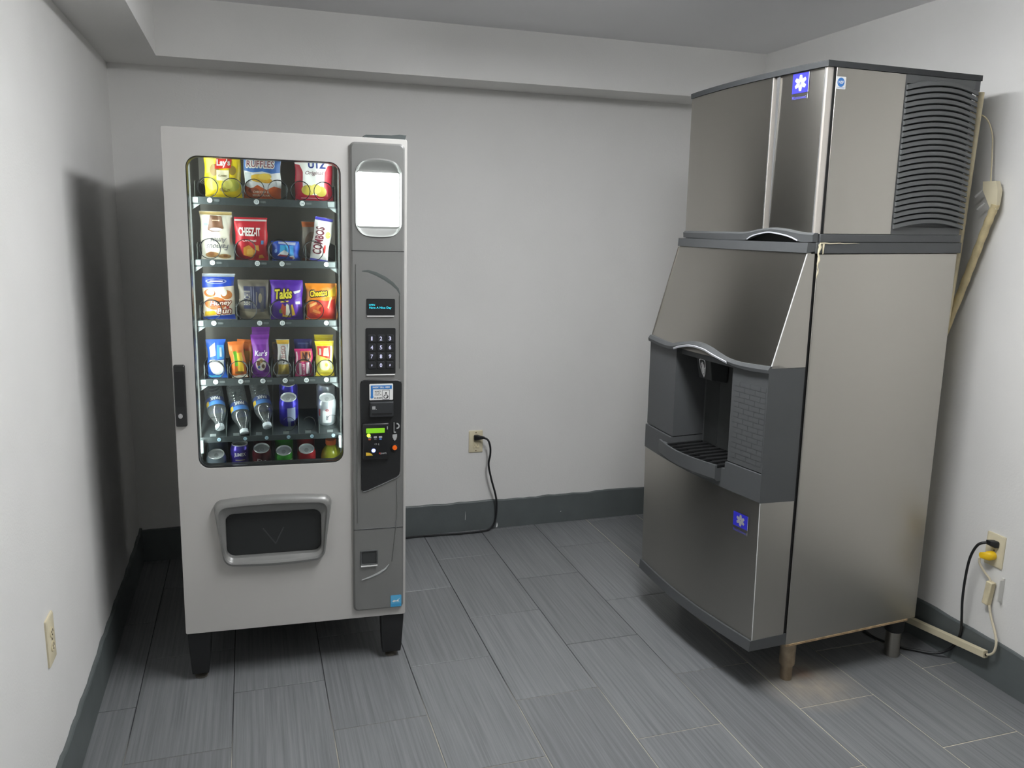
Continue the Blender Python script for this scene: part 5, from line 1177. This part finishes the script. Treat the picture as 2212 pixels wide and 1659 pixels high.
# ice machine cord
pc = empty('power_cord', Matrix.Translation((XR, 2.07, 0.0))); tag(pc, 'black power cord plugged in above the yellow plug', 'power cord')
TR = Matrix.Translation((-XR, -2.07, 0))
b = MB(); b.T = TR
b.tube(smooth_path([(2.452, 2.075, 0.512), (2.438, 2.098, 0.495), (2.436, 2.120, 0.440), (2.440, 2.132, 0.360), (2.442, 2.134, 0.270), (2.452, 2.136, 0.200), (2.4690, 2.146, 0.135), (2.4700, 2.160, 0.080), (2.458, 2.185, 0.035), (2.430, 2.215, 0.012), (2.385, 2.262, 0.0065), (2.345, 2.30, 0.0065), (2.30, 2.40, 0.0065), (2.32, 2.55, 0.0065)]), 0.0048, 8); b.build('cable', CORD, pc)
b = MB(); b.T = TR
b.loft([[(XR-0.0095, 2.062+x, 0.508+z) for x, z in rr(-0.013, 0.013, -0.012, 0.012, 0.005)], [(XR-0.022, 2.064+x, 0.509+z) for x, z in rr(-0.013, 0.013, -0.012, 0.012, 0.005)], [(XR-0.034, 2.073+x, 0.512+z) for x, z in rr(-0.009, 0.009, -0.008, 0.008, 0.003)]]); b.build('plug', CORD, pc)
# pump cord: yellow plug, cream cable, inline box
pc = empty('pump_cord', Matrix.Translation((XR, 2.07, 0.0))); tag(pc, 'cream cord with yellow plug and small inline box hanging on the wall', 'power cord')
b = MB(); b.T = TR
b.loft([[(XR-0.0095, 2.068+x, 0.463+z) for x, z in ell(0, 0, 0.016, 0.016, 16)], [(XR-0.026, 2.070+x, 0.462+z) for x, z in ell(0, 0, 0.017, 0.017, 16)], [(XR-0.034, 2.074+x, 0.461+z) for x, z in ell(0, 0, 0.013, 0.014, 16)], [(XR-0.040, 2.088+x, 0.459+z) for x, z in ell(0, 0, 0.010, 0.011, 16)]]); b.build('yellow_plug', YELLOW, pc)
b = MB(); b.T = TR
b.tube(smooth_path([(XR-0.040, 2.094, 0.448), (XR-0.036, 2.093, 0.425), (XR-0.026, 2.078, 0.398), (XR-0.020, 2.060, 0.380), (XR-0.018, 2.056, 0.368)]), 0.004, 8)
b.tube(smooth_path([(XR-0.018, 2.048, 0.284), (XR-0.022, 2.030, 0.245), (XR-0.027, 2.004, 0.205), (XR-0.032, 1.988, 0.170), (XR-0.036, 1.988, 0.138), (XR-0.037, 2.000, 0.120), (XR-0.038, 2.012, 0.113)]), 0.0042, 8)
b.build('cable', mat('cream_cable', rgb(222, 212, 186), 0.5), pc)
b = MB(); b.T = TR @ Matrix.Translation((XR-0.006, 2.056, 0.326)) @ Matrix.Rotation(math.radians(5), 4, 'X')
b.box(-0.022, 0.0, -0.011, 0.013, -0.044, 0.044); b.build('inline_box', CREAMD, pc, bevel=0.003)
wc = empty('wall_clip', Matrix.Translation((XR, 2.018, 0.352))); tag(wc, 'small clear white bracket on the wall beside the inline box', 'bracket')
b = MB(); b.box(-0.008, -0.0002, -0.004, 0.004, -0.045, 0.045); b.box(-0.022, -0.008, -0.004, -0.001, -0.040, 0.040); b.build('bracket', mat('clip_white', rgb(225, 224, 218), 0.4), wc, smooth=0)
# raceway bar hanging in front of the baseboard
b = MB(); p0 = Vector((XR-0.042, 2.56, 0.050)); p1 = Vector((XR-0.038, 2.018, 0.110))
d = (p1-p0).normalized(); sx = Vector((1, 0, 0)); uz = d.cross(sx).normalized()*-1
pr = [(-0.0105, -0.013), (0.0105, -0.013), (0.0105, 0.012), (0.006, 0.013), (-0.006, 0.013), (-0.0105, 0.010)]
b.T = Matrix.Translation((-XR, -2.07, 0))
b.loft([[tuple(q+sx*x+uz*z) for x, z in pr] for q in (p0, p1)])
rw = empty('cable_raceway', Matrix.Translation((XR, 2.07, 0))); tag(rw, 'cream plastic cable raceway slanting across the dark baseboard', 'raceway')
b.build('raceway_body', CREAM, rw, smooth=20)
b = MB(); b.T = Matrix.Translation((-XR, -2.07, 0)); b.tube([tuple(p1+d*0.0), tuple(p1+d*0.004)], 0.0045, 8); b.build('end_hole', SLOT, rw)

# pipes behind the ice machine
wp = empty('wall_pipe', Matrix.Translation((2.425, 2.31, 1.45))); tag(wp, 'straight cream plastic pipe standing between ice machine and wall', 'pipe')
b = MB(); b.T = Matrix.Translation((-2.425, -2.31, -1.45)); b.tube([(2.42, 2.312, 2.062), (2.42, 2.326, 1.50)], 0.0125, 12); b.build('pipe_body', CREAMD, wp)
b = MB(); b.T = Matrix.Translation((-2.425, -2.31, -1.45)); b.tube([(2.42, 2.326, 1.4995), (2.42, 2.36, 0.9), (2.42, 2.40, 0.3)], 0.012, 12); b.build('lower_pipe', CREAMD, wp)
dl = empty('drain_line', Matrix.Translation((XR, 2.25, 1.4))); tag(dl, 'taped cream drain line slanting along the wall behind the ice machine', 'pipe')
TD = Matrix.Translation((-XR, -2.25, -1.4))
b = MB(); b.T = TD; b.tube(smooth_path([(2.452, 2.222, 1.685), (2.452, 2.243, 1.625), (2.450, 2.280, 1.50), (2.448, 2.322, 1.36), (2.446, 2.40, 1.12)]), lambda t: 0.0135+0.001*math.sin(t*60), 10); b.build('insulated_tube', mat('insulation', rgb(206, 190, 148), 0.7, bump=0.5, bscale=60, var=0.2, vscale=25), dl)
b = MB(); b.T = TD
b.loft([[(2.440, 2.275, 1.764), (2.462, 2.270, 1.764), (2.470, 2.232, 1.764), (2.448, 2.228, 1.764)], [(2.436, 2.268, 1.735), (2.462, 2.266, 1.735), (2.472, 2.220, 1.732), (2.446, 2.216, 1.732)], [(2.440, 2.244, 1.690), (2.462, 2.240, 1.690), (2.466, 2.216, 1.692), (2.446, 2.212, 1.692)], [(2.444, 2.234, 1.668), (2.460, 2.232, 1.668), (2.462, 2.216, 1.668), (2.446, 2.214, 1.668)]]); b.build('tape_wrap', CREAM, dl, smooth=20)
b = MB(); b.T = TD; b.tube([(2.44, 2.300, 1.712), (2.446, 2.276, 1.735)], 0.004, 6); b.tube([(2.44, 2.284, 1.668), (2.446, 2.262, 1.690)], 0.0035, 6); b.build('tape_scrap', WHITE, dl)
b = MB(); b.T = TD; b.tube(smooth_path([(2.40, 2.36, 2.005), (2.448, 2.312, 1.985), (2.462, 2.284, 1.930), (2.466, 2.276, 1.860), (2.460, 2.262, 1.775), (2.456, 2.255, 1.760)]), 0.0022, 6); b.build('thin_wire', CREAMD, dl)

# paint splashes on the end wall baseboard and scuffs on the floor
def splash(label, x, z, w, h):
    mb = MB(); mb.plate([(-w, 0), (w*0.6, h*0.1), (w, h*0.5), (w*0.2, h), (-w*0.4, h*0.6)], -0.0008, 0.0)
    o = mb.build('paint_drip', WHITE, None, smooth=0); o.location = (x, YB-0.0122, z); tag(o, label, 'paint drip', 'paint drips on the end wall baseboard')
splash('white paint drip at the foot of the baseboard beside the black cord', 1.198, 0.004, 0.005, 0.028)
splash('thin white paint drip on the end wall baseboard left of the black cord', 1.025, 0.060, 0.0012, 0.050)
splash('tiny white paint fleck on the end wall baseboard toward the ice machine', 1.56, 0.058, 0.0025, 0.006)
